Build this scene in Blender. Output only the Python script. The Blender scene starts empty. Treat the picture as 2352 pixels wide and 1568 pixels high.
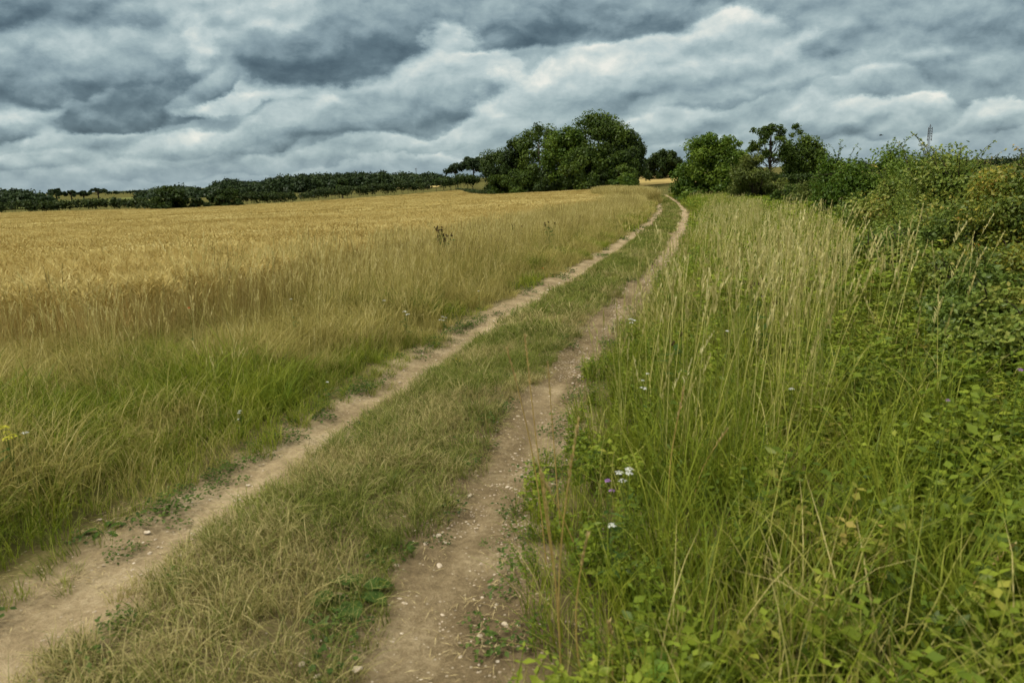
import bpy, math, random
import numpy as np
from mathutils import Vector, Matrix

scene = bpy.context.scene
COL = scene.collection
R_ = math.radians
rng = np.random.default_rng(11)

# ------------------------------------------------------------------ camera
FPX, CW, CH, EYE = 692.0, 1024.0, 682.0, 1.7
PITCH = math.atan(165.0 / FPX)
ROLL = R_(2.1)
Fv = np.array([0, math.cos(PITCH), -math.sin(PITCH)])
u0 = np.array([0, math.sin(PITCH), math.cos(PITCH)])
r0 = np.array([1.0, 0, 0])
Rv = r0 * math.cos(ROLL) - u0 * math.sin(ROLL)
Uv = u0 * math.cos(ROLL) + r0 * math.sin(ROLL)
cd = bpy.data.cameras.new("camera")
cam = bpy.data.objects.new("camera", cd)
COL.objects.link(cam)
cam.matrix_world = Matrix(((Rv[0], Uv[0], -Fv[0], 0), (Rv[1], Uv[1], -Fv[1], 0), (Rv[2], Uv[2], -Fv[2], EYE), (0, 0, 0, 1)))
cd.sensor_width = 36.0
cd.lens = 36.0 * FPX / CW
cd.clip_start = 0.05
cd.clip_end = 9000
cd.dof.use_dof = True
cd.dof.focus_distance = 14.0
cd.dof.aperture_fstop = 3.2
scene.camera = cam


def ray(x, y):
    s = CW / 2352.0
    return Fv + Rv * (x * s - CW / 2) / FPX - Uv * (y * s - CH / 2) / FPX


# ------------------------------------------------------------------ world: overcast sky
def lin(c):
    o = []
    for v in c:
        v = v / 255.0
        o.append(v / 12.92 if v <= 0.04045 else ((v + 0.055) / 1.055) ** 2.4)
    return tuple(o) + (1.0,)


class NT:
    """tiny node-tree builder"""
    def __init__(s, tree):
        s.t = tree
        s.n = tree.nodes
        s.l = tree.links

    def new(s, kind, **kw):
        n = s.n.new(kind)
        for k, v in kw.items():
            setattr(n, k, v)
        return n

    def set(s, sock, v):
        if v is None:
            return
        if isinstance(v, bpy.types.NodeSocket):
            s.l.new(v, sock)
        else:
            sock.default_value = v

    def math(s, op, a, b=None, c=None, clamp=False):
        n = s.new('ShaderNodeMath', operation=op, use_clamp=clamp)
        s.set(n.inputs[0], a); s.set(n.inputs[1], b)
        if c is not None:
            s.set(n.inputs[2], c)
        return n.outputs[0]

    def vmath(s, op, a, b=None, scale=None):
        n = s.new('ShaderNodeVectorMath', operation=op)
        s.set(n.inputs[0], a)
        if b is not None:
            s.set(n.inputs[1], b)
        if scale is not None:
            s.set(n.inputs['Scale'], scale)
        return n.outputs['Value'] if op in ('LENGTH', 'DOT_PRODUCT', 'DISTANCE') else n.outputs[0]

    def noise(s, vec, scale, detail=4, rough=0.5, dist=0.0, out='Fac', lac=2.0):
        n = s.new('ShaderNodeTexNoise')
        s.set(n.inputs['Vector'], vec); s.set(n.inputs['Scale'], scale); s.set(n.inputs['Detail'], detail)
        s.set(n.inputs['Roughness'], rough); s.set(n.inputs['Distortion'], dist); s.set(n.inputs['Lacunarity'], lac)
        return n.outputs[out]

    def ramp(s, fac, stops, interp='LINEAR'):
        n = s.new('ShaderNodeValToRGB')
        n.color_ramp.interpolation = interp
        e = n.color_ramp.elements
        while len(e) < len(stops):
            e.new(0.5)
        for el, (p, c) in zip(e, stops):
            el.position = p
            el.color = c if len(c) == 4 else tuple(c) + (1.0,)
        s.set(n.inputs[0], fac)
        return n.outputs[0]

    def mix(s, fac, a, b, blend='MIX'):
        n = s.new('ShaderNodeMix', data_type='RGBA', blend_type=blend)
        s.set(n.inputs[0], fac); s.set(n.inputs[6], a); s.set(n.inputs[7], b)
        return n.outputs[2]

    def maprange(s, v, a, b, c=0.0, d=1.0, interp='SMOOTHSTEP'):
        n = s.new('ShaderNodeMapRange', interpolation_type=interp)
        s.set(n.inputs[0], v); s.set(n.inputs[1], a); s.set(n.inputs[2], b); s.set(n.inputs[3], c); s.set(n.inputs[4], d)
        return n.outputs[0]

    def mapping(s, vec, loc=(0, 0, 0), rot=(0, 0, 0), scale=(1, 1, 1), kind='POINT'):
        n = s.new('ShaderNodeMapping', vector_type=kind)
        s.set(n.inputs['Vector'], vec)
        if kind != 'NORMAL':
            n.inputs['Location'].default_value = loc
        n.inputs['Rotation'].default_value = rot
        n.inputs['Scale'].default_value = scale
        return n.outputs[0]


SUN_EL, SUN_AZ = R_(50), R_(-98)          # azimuth from +Y towards +X
world = bpy.data.worlds.new("World")
scene.world = world
world.use_nodes = True
# clouds back to front: direction as seen in the photograph x, y, half width, half height, tilt, base light, top light, opacity, softness
CLOUDS = [
    (2050, 130, 620, 190, 0, .34, .42, .8, .8), (2200, 20, 300, 70, 0, .34, .42, .6, .8), (2080, 185, 330, 36, 3, .36, .50, .6, .8),
    (1880, 160, 330, 26, 4, .58, .70, .6, .9), (560, 225, 230, 40, 5, .66, .82, .8, .8), (1830, 245, 300, 30, 3, .66, .84, .8, .8),
    (130, 268, 150, 46, 0, .62, .95, .9, .7), (150, 325, 130, 30, 0, .62, .92, .9, .6), (1060, 345, 150, 26, 2, .6, .92, .9, .7), (880, 345, 210, 20, 8, .55, .8, .8, .7),
    # small flat heaps low over the horizon
    (250, 352, 150, 38, 0, .22, .70, .85, .45), (80, 390, 170, 28, 0, .32, .66, .85, .5), (430, 335, 140, 36, 4, .34, .86, .85, .4), (620, 318, 130, 46, 6, .24, .80, .95, .35),
    (790, 362, 160, 30, 3, .30, .74, .85, .4), (960, 380, 130, 24, 0, .34, .76, .85, .4), (1130, 312, 110, 50, 0, .42, .92, .95, .25), (560, 392, 230, 24, 2, .32, .66, .85, .5),
    (330, 408, 160, 20, 0, .34, .62, .8, .5), (700, 410, 180, 18, 2, .36, .64, .8, .5), (1010, 325, 110, 24, 6, .40, .84, .85, .4),
    (1560, 300, 220, 50, 10, .34, .72, .8, .5), (1700, 350, 230, 38, 3, .32, .62, .8, .5), (2060, 272, 120, 56, 2, .30, .95, .95, .25), (2275, 268, 92, 50, 4, .28, .95, .95, .25),
    (1890, 285, 150, 44, 6, .34, .80, .85, .35), (2200, 340, 280, 34, 0, .26, .60, .8, .5), (1640, 215, 130, 40, 6, .26, .78, .85, .4), (2010, 195, 110, 38, 4, .34, .86, .8, .4),
    (1420, 330, 160, 40, 12, .40, .78, .8, .5),
    # banks of middle height
    (1010, 190, 150, 74, 4, .40, 1.05, .97, .20), (890, 250, 260, 76, 4, .16, .80, .97, .32), (690, 285, 180, 46, 8, .28, .80, .9, .38),
    (1600, 150, 230, 92, 8, .42, .98, .93, .25), (1330, 220, 240, 96, 13, .38, .98, .95, .30), (1480, 208, 180, 42, 10, .28, .72, .8, .5),
    (90, 120, 240, 110, 0, .40, .80, .85, .5), (430, 90, 180, 110, 0, .36, .92, .9, .35),
    # heavy dark clouds overhead
    (900, 20, 230, 60, 0, .24, .56, .85, .6), (260, 35, 130, 62, 0, .16, .50, .85, .6),
    (20, 20, 150, 76, 0, .04, .36, .9, .6), (210, 182, 300, 84, -2, -.02, .66, .95, .45), (310, 262, 200, 54, 6, -.02, .46, .95, .35), (470, 228, 110, 34, 22, .10, .56, .9, .4),
    (560, 120, 110, 60, 0, .40, .72, .8, .6), (760, 115, 215, 98, 0, -.10, .60, .95, .45), (1230, 62, 310, 62, -2, .06, .46, .95, .45), (1540, 30, 270, 46, 12, .18, .48, .85, .6), (15, 318, 90, 28, 0, .14, .5, .8, .6),
    (455, 110, 50, 70, 0, .70, .95, .75, .8), (1020, 85, 60, 50, 0, .62, .95, .8, .6), (620, 30, 130, 36, 0, .62, .88, .8, .7), (565, 236, 170, 20, 3, .78, .98, .9, .6),
]


def build_sky():
    nt = NT(world.node_tree)
    nt.n.clear()
    tc = nt.new('ShaderNodeTexCoord').outputs['Generated']
    d = nt.vmath('NORMALIZE', tc)
    sep = nt.new('ShaderNodeSeparateXYZ'); nt.l.new(d, sep.inputs[0])
    X, Y, Z = sep.outputs
    yy = nt.math('MAXIMUM', Y, 0.05)
    gx = nt.math('DIVIDE', X, yy)
    gz = nt.math('DIVIDE', Z, yy)
    cmb = nt.new('ShaderNodeCombineXYZ'); nt.l.new(gx, cmb.inputs[0]); nt.l.new(gz, cmb.inputs[1])
    g = cmb.outputs[0]
    ps = nt.vmath('MULTIPLY', d, (1.0, 1.0, 2.3))
    # domain warp for the placed clouds
    w1 = nt.noise(nt.vmath('MULTIPLY', d, (1, 1, 1.6)), 6.0, 7, .62, out='Color')
    w1 = nt.vmath('SUBTRACT', w1, (.5, .5, .5))
    w1 = nt.vmath('MULTIPLY', w1, (.15, .075, 0))
    gw = nt.vmath('ADD', g, w1)
    # cloud texture: broad billows, lumps with lit tops, a little thin streaking
    n1 = nt.noise(nt.vmath('MULTIPLY', d, (1, 1, 3.2)), 3.4, 3, .5, .3)
    pr = nt.vmath('MULTIPLY', nt.vmath('ADD', g, nt.vmath('MULTIPLY', w1, (.35, .5, 0))), (1.0, 1.7, 1.0))

    def heap(vec):
        """bubbly cloud height: cauliflower cells over soft noise"""
        vo = nt.new('ShaderNodeTexVoronoi', voronoi_dimensions='2D', feature='SMOOTH_F1', normalize=True)
        nt.l.new(vec, vo.inputs['Vector']); vo.inputs['Scale'].default_value = 11.0
        vo.inputs['Detail'].default_value = 1.0; vo.inputs['Roughness'].default_value = .55; vo.inputs['Smoothness'].default_value = .45
        nn = nt.new('ShaderNodeTexNoise', noise_dimensions='2D')
        nt.l.new(vec, nn.inputs['Vector']); nn.inputs['Scale'].default_value = 9.0; nn.inputs['Detail'].default_value = 6.0; nn.inputs['Roughness'].default_value = .58
        return nt.math('MULTIPLY_ADD', vo.outputs['Distance'], -.85, nn.outputs['Fac'])
    n3 = heap(pr)
    n3b = heap(nt.vmath('ADD', pr, (-.003, .020, 0)))
    rel = nt.math('SUBTRACT', n3, n3b)
    n3 = nt.math('ADD', n3, .28)
    st = nt.noise(nt.mapping(d, rot=(0, R_(-3), 0), scale=(1.3, 1.3, 10)), 4.0, 4, .55, .3)
    tex = nt.math('MULTIPLY_ADD', nt.math('SUBTRACT', n3, .5), .26, nt.math('MULTIPLY', rel, 1.0))
    bub = nt.math('MULTIPLY', nt.math('SUBTRACT', n3, .5), -.9)
    v = nt.math('MULTIPLY_ADD', nt.math('SUBTRACT', n1, .5), .5, .53)
    v = nt.math('MULTIPLY_ADD', nt.math('SUBTRACT', st, .5), .34, v)
    front = nt.maprange(Y, 0.05, 0.3)
    for (cx, cy, rx, ry, rot, lb, lt, op, soft) in CLOUDS:
        dr = ray(cx, cy)
        q = 1.0 / 1589.0
        mp = nt.mapping(gw, (dr[0] / dr[1], dr[2] / dr[1], 0), (0, 0, R_(rot + 2.1)), (rx * q * 1.17, ry * q * 1.22, 1), 'TEXTURE')
        sx = nt.new('ShaderNodeSeparateXYZ'); nt.l.new(mp, sx.inputs[0])
        x, y = sx.outputs[0], sx.outputs[1]
        y2 = nt.math('MAXIMUM', y, nt.math('MULTIPLY', y, -1.5))
        ln = nt.math('SQRT', nt.math('MULTIPLY_ADD', y2, y2, nt.math('MULTIPLY', x, x)))
        ln = nt.math('MULTIPLY_ADD', bub, .45, ln)
        m = nt.maprange(ln, 1.0, 1.0 - soft * .82, 0.0, op)
        m = nt.math('MULTIPLY', m, front)
        md = (lb + lt) / 2
        sh = nt.maprange(y, -.55, .75, md + (lb - md) * .98, md + (lt - md) * .88, 'LINEAR')
        v = nt.math('MULTIPLY_ADD', m, nt.math('SUBTRACT', sh, v), v)
        rim = nt.math('MULTIPLY', m, nt.math('SUBTRACT', 1.0, m))
        v = nt.math('MULTIPLY_ADD', rim, .12, v)
    v = nt.math('MULTIPLY_ADD', tex, .72, v)
    c = nt.ramp(v, [(0.0, lin((70, 89, 99))), (.20, lin((95, 115, 124))), (.40, lin((131, 151, 158))), (.58, lin((158, 177, 180))),
                    (.76, lin((186, 201, 201))), (.92, lin((214, 221, 215))), (1.0, lin((232, 233, 224)))])
    # thicker air towards the horizon
    hz = nt.maprange(Z, 0.0, 0.045, .35, 0.0)
    c = nt.mix(hz, c, lin((150, 169, 180)))
    # an overcast sky is brightest overhead, where the sun shines through it
    zen = nt.maprange(Z, 0.26, 0.75)
    c = nt.mix(nt.math('MULTIPLY', zen, .85), c, (.62, .60, .53, 1))
    zb = nt.math('MULTIPLY_ADD', zen, 1.9, 1.0)
    c = nt.vmath('SCALE', c, scale=nt.math('MULTIPLY', zb, 10.0))
    sky = nt.new('ShaderNodeTexSky', sky_type='NISHITA')
    sky.sun_disc = False
    sky.sun_elevation = SUN_EL
    sky.sun_rotation = SUN_AZ
    c = nt.mix(.94, sky.outputs[0], c)
    bg = nt.new('ShaderNodeBackground')
    nt.l.new(c, bg.inputs[0]); bg.inputs[1].default_value = 0.1
    out = nt.new('ShaderNodeOutputWorld'); nt.l.new(bg.outputs[0], out.inputs[0])


build_sky()
sd = bpy.data.lights.new("sun", 'SUN')
sd.energy = 3.1
sd.angle = R_(10)
sd.color = (1.0, .95, .86)
sun = bpy.data.objects.new("sun", sd); COL.objects.link(sun)
sdir = Vector((math.sin(SUN_AZ) * math.cos(SUN_EL), math.cos(SUN_AZ) * math.cos(SUN_EL), math.sin(SUN_EL)))
sun.rotation_euler = sdir.to_track_quat('Z', 'Y').to_euler()
scene.view_settings.view_transform = 'Standard'
scene.view_settings.look = 'None'
scene.view_settings.exposure = 0.08
scene.view_settings.gamma = 1.0
scene.cycles.max_bounces = 6
scene.cycles.diffuse_bounces = 3
scene.cycles.transmission_bounces = 3
scene.cycles.use_denoising = True
scene.cycles.use_adaptive_sampling = True
scene.cycles.adaptive_threshold = .025
scene.cycles.adaptive_min_samples = 20

# ------------------------------------------------------------------ lie of the land
TRK = np.array([(-1.9, -1.5), (-1.19, 2.69), (-1.07, 3.52), (-.75, 4.96), (-.44, 6.15), (.02, 8.02), (.96, 11.33), (2.05, 14.87), (3.73, 20.45),
                (4.73, 24.03), (6.23, 29.52), (9.52, 41.46), (13.55, 57.66), (18.7, 81.8), (23.4, 107.6), (24.6, 122), (23.0, 140), (17, 165), (8, 185)])
_ys = np.arange(-6, 190, 0.5)
_xs = np.interp(_ys, TRK[:, 1], TRK[:, 0])
_xs[_ys < -1.5] = -1.9 + (_ys[_ys < -1.5] + 1.5) * 0.17
k = np.ones(9) / 9
_xp = np.pad(_xs, 4, mode='edge'); _xp[:4] = _xs[0] - .17 * .5 * np.arange(4, 0, -1)
_xs = np.convolve(_xp, k, 'valid')
_sl = np.gradient(_xs, _ys)


def track_u(X, Y):
    """signed distance right (+) or left (-) of the middle of the track"""
    xc = np.interp(Y, _ys, _xs)
    s = np.interp(Y, _ys, _sl)
    return (X - xc) / np.sqrt(1 + s * s)


def vnoise(X, Y, sc, seed=0):
    """smooth value noise in 0..1"""
    x = X * sc + seed * 17.31; y = Y * sc + seed * 7.77
    xi = np.floor(x); yi = np.floor(y); fx = x - xi; fy = y - yi
    fx = fx * fx * (3 - 2 * fx); fy = fy * fy * (3 - 2 * fy)

    def h(a, b):
        v = np.sin(a * 127.1 + b * 311.7 + seed * 74.7) * 43758.5453
        return v - np.floor(v)
    return (h(xi, yi) * (1 - fx) + h(xi + 1, yi) * fx) * (1 - fy) + (h(xi, yi + 1) * (1 - fx) + h(xi + 1, yi + 1) * fx) * fy


def sst(x, a, b):
    t = np.clip((x - a) / (b - a), 0, 1)
    return t * t * (3 - 2 * t)


def rut_half(u, Y):
    return 0.235 + 0.05 * np.sin(Y * .9) + .03 * np.sin(Y * 2.3 + 1)


def ground_z(X, Y, fine=True):
    X = np.asarray(X, float); Y = np.asarray(Y, float)
    z = -2.7 * (1 - np.exp(-np.maximum(Y, -8) / 67.5))
    z = z + 4.4 * np.exp(-((X + 40) / 130) ** 2 - ((Y - 420) / 130) ** 2)
    z = z + 3.4 * np.exp(-((X - 42) / 28) ** 2 - ((Y - 185) / 45) ** 2)
    z = z - 1.0 * np.exp(-((X + 55) / 45) ** 2 - ((Y - 150) / 60) ** 2)
    if fine:
        u = track_u(X, Y)
        near = 1 - sst(Y, 110, 150)
        z = z + near * (.14 * sst(u, 1.5, 4.5) + .12 * sst(-u, 1.5, 3.2))
        cu = np.exp(-((np.abs(u) - .84) / .24) ** 2)
        z = z + near * (-.055 * cu + .02 * np.exp(-(u / .4) ** 2))
        z = z + (vnoise(X, Y, 1.3, 3) - .5) * .05 + (vnoise(X, Y, 5, 4) - .5) * .015
    return z


def gzf(x, y):
    return float(ground_z(np.array([x]), np.array([y]))[0])


def spot(px, dist):
    """ground point in the direction of photo column px, dist metres away"""
    d = ray(px, 404 + (1176 - px) * .0367)
    t = dist / math.hypot(d[0], d[1])
    return d[0] * t, d[1] * t


def top_z(px, py, dist):
    d = ray(px, py)
    return EYE + d[2] * dist / math.hypot(d[0], d[1])


# ------------------------------------------------------------------ mesh helpers
def mesh_from(name, V, Q=None, T=None, col=None, mat=None):
    me = bpy.data.meshes.new(name)
    V = np.asarray(V, np.float32).reshape(-1, 3)
    Q = np.zeros((0, 4), np.int32) if Q is None else np.asarray(Q, np.int32).reshape(-1, 4)
    T = np.zeros((0, 3), np.int32) if T is None else np.asarray(T, np.int32).reshape(-1, 3)
    me.vertices.add(len(V)); me.vertices.foreach_set('co', V.ravel())
    nl = len(Q) * 4 + len(T) * 3
    me.loops.add(nl); me.loops.foreach_set('vertex_index', np.concatenate([Q.ravel(), T.ravel()]).astype(np.int32))
    me.polygons.add(len(Q) + len(T))
    st = np.concatenate([np.arange(len(Q)) * 4, len(Q) * 4 + np.arange(len(T)) * 3]).astype(np.int32)
    me.polygons.foreach_set('loop_start', st)
    me.update(calc_edges=True)
    if col is not None:
        a = me.attributes.new('Col', 'FLOAT_COLOR', 'POINT')
        c = np.ones((len(V), 4), np.float32); c[:, :3] = np.asarray(col, np.float32).reshape(-1, 3)
        a.data.foreach_set('color', c.ravel())
    if mat:
        me.materials.append(mat)
    return me


def obj(name, me, parent=None, loc=None, link=True):
    o = bpy.data.objects.new(name, me)
    if link:
        COL.objects.link(o)
    if parent:
        o.parent = parent
    if loc is not None:
        o.location = loc
    return o


def tag(o, label=None, cat=None, group=None, kind=None):
    if label: o['label'] = label
    if cat: o['category'] = cat
    if group: o['group'] = group
    if kind: o['kind'] = kind
    return o


def thing(name, label, cat, loc, group=None):
    o = bpy.data.objects.new(name, None)
    COL.objects.link(o)
    o.location = loc
    o.empty_display_size = .2
    return tag(o, label, cat, group)


class Geo:
    """collects vertices, quads, triangles and a colour triple (random, height, kind)"""
    def __init__(s):
        s.V = []; s.Q = []; s.T = []; s.C = []; s.n = 0

    def add(s, V, Q=None, T=None, C=None):
        V = np.asarray(V, float).reshape(-1, 3)
        if Q is not None and len(Q): s.Q.append(np.asarray(Q).reshape(-1, 4) + s.n)
        if T is not None and len(T): s.T.append(np.asarray(T).reshape(-1, 3) + s.n)
        if C is None: C = np.zeros((len(V), 3)) + (.5, .5, 0)
        s.V.append(V); s.C.append(np.asarray(C, float).reshape(-1, 3)); s.n += len(V)

    def mesh(s, name, mat):
        return mesh_from(name, np.concatenate(s.V), np.concatenate(s.Q) if s.Q else None, np.concatenate(s.T) if s.T else None,
                         np.concatenate(s.C), mat)

    # ---- strips that bend
    def blades(s, rg, base, h, lean, az, w, nseg=3, droop=.25, power=1.8, kind=0.0, rnd=None, tip=.08, belly=False):
        n = len(base)
        t = np.linspace(0, 1, nseg + 1)[None, :]
        h = np.broadcast_to(h, n)[:, None]; lean = np.broadcast_to(lean, n)[:, None]; droop = np.broadcast_to(droop, n)[:, None]
        off = lean * h * t ** power
        z = h * (t - droop * t ** 3)
        ca, sa = np.cos(az)[:, None], np.sin(az)[:, None]
        P = np.stack([base[:, 0:1] + off * ca, base[:, 1:2] + off * sa, base[:, 2:3] + z], -1)
        wa = az + math.pi / 2 + rg.normal(0, .5, n)
        wd = np.stack([np.cos(wa), np.sin(wa), np.zeros(n)], -1)[:, None, :]
        prof = (1 - t) ** .75 * (1 - tip) + tip
        if belly:
            prof = np.sin(np.clip(t * .92 + .08, 0, 1) * math.pi) ** .7 * .95 + .05
        ww = (np.broadcast_to(w, n)[:, None] * prof)[..., None] * .5
        V = np.stack([P - wd * ww, P + wd * ww], 2).reshape(-1, 3)
        k = (np.arange(n)[:, None] * (nseg + 1) + np.arange(nseg)[None, :]).ravel() * 2
        Q = np.stack([k, k + 1, k + 3, k + 2], -1)
        if rnd is None: rnd = rg.random(n)
        C = np.stack([np.repeat(rnd, (nseg + 1) * 2), np.tile(np.repeat(t[0], 2), n), np.full(n * (nseg + 1) * 2, kind)], -1)
        s.add(V, Q, None, C)
        return P

    def leaves(s, rg, pos, nrm, length, width, rnd, kind=0.0, dirv=None, fold=.18):
        """flat leaf of four triangles folded along its rib; nrm = face normal, dirv = where its tip points"""
        n = len(pos)
        nrm = nrm / (np.linalg.norm(nrm, axis=1, keepdims=True) + 1e-9)
        if dirv is None:
            dirv = rg.normal(size=(n, 3))
        d = dirv - nrm * np.sum(dirv * nrm, 1, keepdims=True)
        d /= (np.linalg.norm(d, axis=1, keepdims=True) + 1e-9)
        b = np.cross(nrm, d)
        L = np.broadcast_to(length, n)[:, None]; W = np.broadcast_to(width, n)[:, None]
        v0 = pos
        vm = pos + d * L * .45 - nrm * W * fold
        vl = pos + d * L * .42 + b * W * .5
        vr = pos + d * L * .42 - b * W * .5
        vt = pos + d * L - nrm * L * .12
        V = np.stack([v0, vl, vm, vr, vt], 1).reshape(-1, 3)
        k = np.arange(n)[:, None] * 5
        T = np.concatenate([k + [0, 2, 1], k + [0, 3, 2], k + [1, 2, 4], k + [2, 3, 4]])
        rnd = np.broadcast_to(rnd, n)
        C = np.stack([np.repeat(rnd, 5), np.tile([0, .5, .4, .5, 1.0], n), np.full(n * 5, kind)], -1)
        s.add(V, None, T, C)

    def quads(s, rg, pos, nrm, size, rnd, kind=0.0):
        """cheap leaf clump: one kite"""
        n = len(pos)
        nrm = nrm / (np.linalg.norm(nrm, axis=1, keepdims=True) + 1e-9)
        d = rg.normal(size=(n, 3)); d -= nrm * np.sum(d * nrm, 1, keepdims=True)
        d /= (np.linalg.norm(d, axis=1, keepdims=True) + 1e-9)
        b = np.cross(nrm, d)
        S = np.broadcast_to(size, n)[:, None]
        asp = rg.uniform(.45, .8, (n, 1))
        V = np.stack([pos - d * S * .5, pos + b * S * asp * .5 + nrm * S * .1, pos + d * S * .5, pos - b * S * asp * .5 + nrm * S * .1], 1).reshape(-1, 3)
        k = np.arange(n)[:, None] * 4
        C = np.stack([np.repeat(np.broadcast_to(rnd, n), 4), np.tile([0, .5, 1, .5], n), np.full(n * 4, kind)], -1)
        s.add(V, k + [0, 1, 2, 3], None, C)

    def tube(s, path, rad, ns=6, rnd=.5, kind=0.0, root=None):
        """returns the vertex indices of its rings; root = ring of another tube it grows from"""
        path = np.asarray(path, float); m = len(path)
        rad = np.broadcast_to(rad, m)
        tan = np.gradient(path, axis=0); tan /= (np.linalg.norm(tan, axis=1, keepdims=True) + 1e-9)
        ref = np.where(np.abs(tan[:, 2:3]) > .9, np.array([[1.0, 0, 0]]), np.array([[0, 0, 1.0]]))
        a = np.cross(tan, ref); a /= (np.linalg.norm(a, axis=1, keepdims=True) + 1e-9)
        b = np.cross(tan, a)
        th = np.arange(ns) / ns * 2 * math.pi
        V = path[:, None, :] + rad[:, None, None] * (a[:, None, :] * np.cos(th)[None, :, None] + b[:, None, :] * np.sin(th)[None, :, None])
        Q = []
        for i in range(m - 1):
            for j in range(ns):
                Q.append((i * ns + j, i * ns + (j + 1) % ns, (i + 1) * ns + (j + 1) % ns, (i + 1) * ns + j))
        C = np.zeros((m * ns, 3)); C[:, 0] = rnd; C[:, 1] = np.repeat(np.linspace(0, 1, m), ns); C[:, 2] = kind
        Q = np.array(Q); V = V.reshape(-1, 3); n0 = s.n
        idx = np.arange(m * ns) + n0
        if root is not None:
            V = V[ns:]; C = C[ns:]
            idx = np.concatenate([root, np.arange((m - 1) * ns) + n0])
        s.V.append(V); s.C.append(C); s.n += len(V); s.Q.append(idx[Q])
        return idx.reshape(m, ns)


def curve_pts(base, h, lean, az, droop, power, ts):
    off = lean * h * ts ** power
    return np.stack([base[0] + off * math.cos(az), base[1] + off * math.sin(az), base[2] + h * (ts - droop * ts ** 3)], -1)


# ------------------------------------------------------------------ materials
def new_mat(name):
    m = bpy.data.materials.new(name)
    m.use_nodes = True
    nt = NT(m.node_tree)
    nt.n.clear()
    return m, nt


def finish(nt, color, transl=.3, rough=1.0, bump=None, gloss=0.0, tcol=None):
    out = nt.new('ShaderNodeOutputMaterial')
    df = nt.new('ShaderNodeBsdfDiffuse'); nt.set(df.inputs[0], color)
    if bump is not None:
        nt.l.new(bump, df.inputs['Normal'])
    sh = df.outputs[0]
    if transl:
        tr = nt.new('ShaderNodeBsdfTranslucent'); nt.set(tr.inputs[0], tcol if tcol is not None else color)
        mx = nt.new('ShaderNodeMixShader'); mx.inputs[0].default_value = transl
        nt.l.new(sh, mx.inputs[1]); nt.l.new(tr.outputs[0], mx.inputs[2]); sh = mx.outputs[0]
    if gloss:
        gl = nt.new('ShaderNodeBsdfAnisotropic'); gl.inputs['Roughness'].default_value = .45
        gl.inputs[0].default_value = (1, 1, 1, 1)
        mx = nt.new('ShaderNodeMixShader'); mx.inputs[0].default_value = gloss
        nt.l.new(sh, mx.inputs[1]); nt.l.new(gl.outputs[0], mx.inputs[2]); sh = mx.outputs[0]
    nt.l.new(sh, out.inputs[0])


def plant_mat(name, green, dry, tipmix=None, transl=.3, patch=.5, use_dry=True, gloss=0.006, seed=None, band=False):
    """green / dry: ramps over the per-blade random; instance attribute 'dry' and broad noise choose between them;
    kind channel 1 = seed heads"""
    m, nt = new_mat(name)
    at = nt.new('ShaderNodeAttribute', attribute_name='Col')
    sp = nt.new('ShaderNodeSeparateColor'); nt.l.new(at.outputs['Color'], sp.inputs[0])
    oi = nt.new('ShaderNodeObjectInfo')
    rnd = nt.math('MULTIPLY_ADD', oi.outputs['Random'], .4, nt.math('MULTIPLY', sp.outputs[0], .6))
    gpos = nt.new('ShaderNodeNewGeometry').outputs['Position']
    pn = nt.noise(gpos, patch, 3, .6)
    rnd = nt.math('MULTIPLY_ADD', nt.math('SUBTRACT', pn, .5), .6, rnd)
    if band:
        bn = nt.noise(nt.mapping(gpos, rot=(0, 0, R_(8)), scale=(.02, .16, .0)), 1.0, 4, .6)
        rnd = nt.math('MULTIPLY_ADD', nt.math('SUBTRACT', bn, .5), 1.5, rnd)
    g = nt.ramp(rnd, green)
    c = g
    if use_dry:
        y = nt.ramp(rnd, dry)
        dr = nt.new('ShaderNodeAttribute', attribute_name='dry', attribute_type='INSTANCER')
        k = nt.math('ADD', dr.outputs['Fac'], nt.math('MULTIPLY', nt.math('SUBTRACT', sp.outputs[0], .5), .5))
        pn2 = nt.noise(gpos, patch * 2.3, 2, .5)
        k = nt.math('MULTIPLY_ADD', nt.math('SUBTRACT', pn2, .5), .7, k)
        k = nt.maprange(k, .3, .7)
        c = nt.mix(k, g, y)
    if tipmix:
        tf = nt.math('MULTIPLY', sp.outputs[1], tipmix[1])
        c = nt.mix(tf, c, tuple(tipmix[0]) + (1,))
    if seed:
        sc = nt.ramp(rnd, seed)
        c = nt.mix(nt.math('GREATER_THAN', sp.outputs[2], .5), c, sc)
    finish(nt, c, transl, gloss=gloss)
    return m


def leaf_mat(name, stops, transl=.28, gloss=.01, patch=None):
    m, nt = new_mat(name)
    at = nt.new('ShaderNodeAttribute', attribute_name='Col')
    sp = nt.new('ShaderNodeSeparateColor'); nt.l.new(at.outputs['Color'], sp.inputs[0])
    r = sp.outputs[0]
    if patch:
        gpos = nt.new('ShaderNodeNewGeometry').outputs['Position']
        pn = nt.noise(gpos, patch, 3, .6)
        r = nt.math('MULTIPLY_ADD', nt.math('SUBTRACT', pn, .5), .9, r)
    c = nt.ramp(r, stops)
    finish(nt, c, transl, gloss=gloss)
    return m


def bark_mat(name, a, b):
    m, nt = new_mat(name)
    gpos = nt.new('ShaderNodeNewGeometry').outputs['Position']
    n = nt.noise(nt.vmath('MULTIPLY', gpos, (1, 1, .3)), 9, 5, .6)
    c = nt.ramp(n, [(.3, a), (.7, b)])
    finish(nt, c, 0)
    return m


def flat_mat(name, stops, scale=20, transl=0.0):
    m, nt = new_mat(name)
    gpos = nt.new('ShaderNodeNewGeometry').outputs['Position']
    c = nt.ramp(nt.noise(gpos, scale, 3, .6), stops)
    finish(nt, c, transl)
    return m


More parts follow.
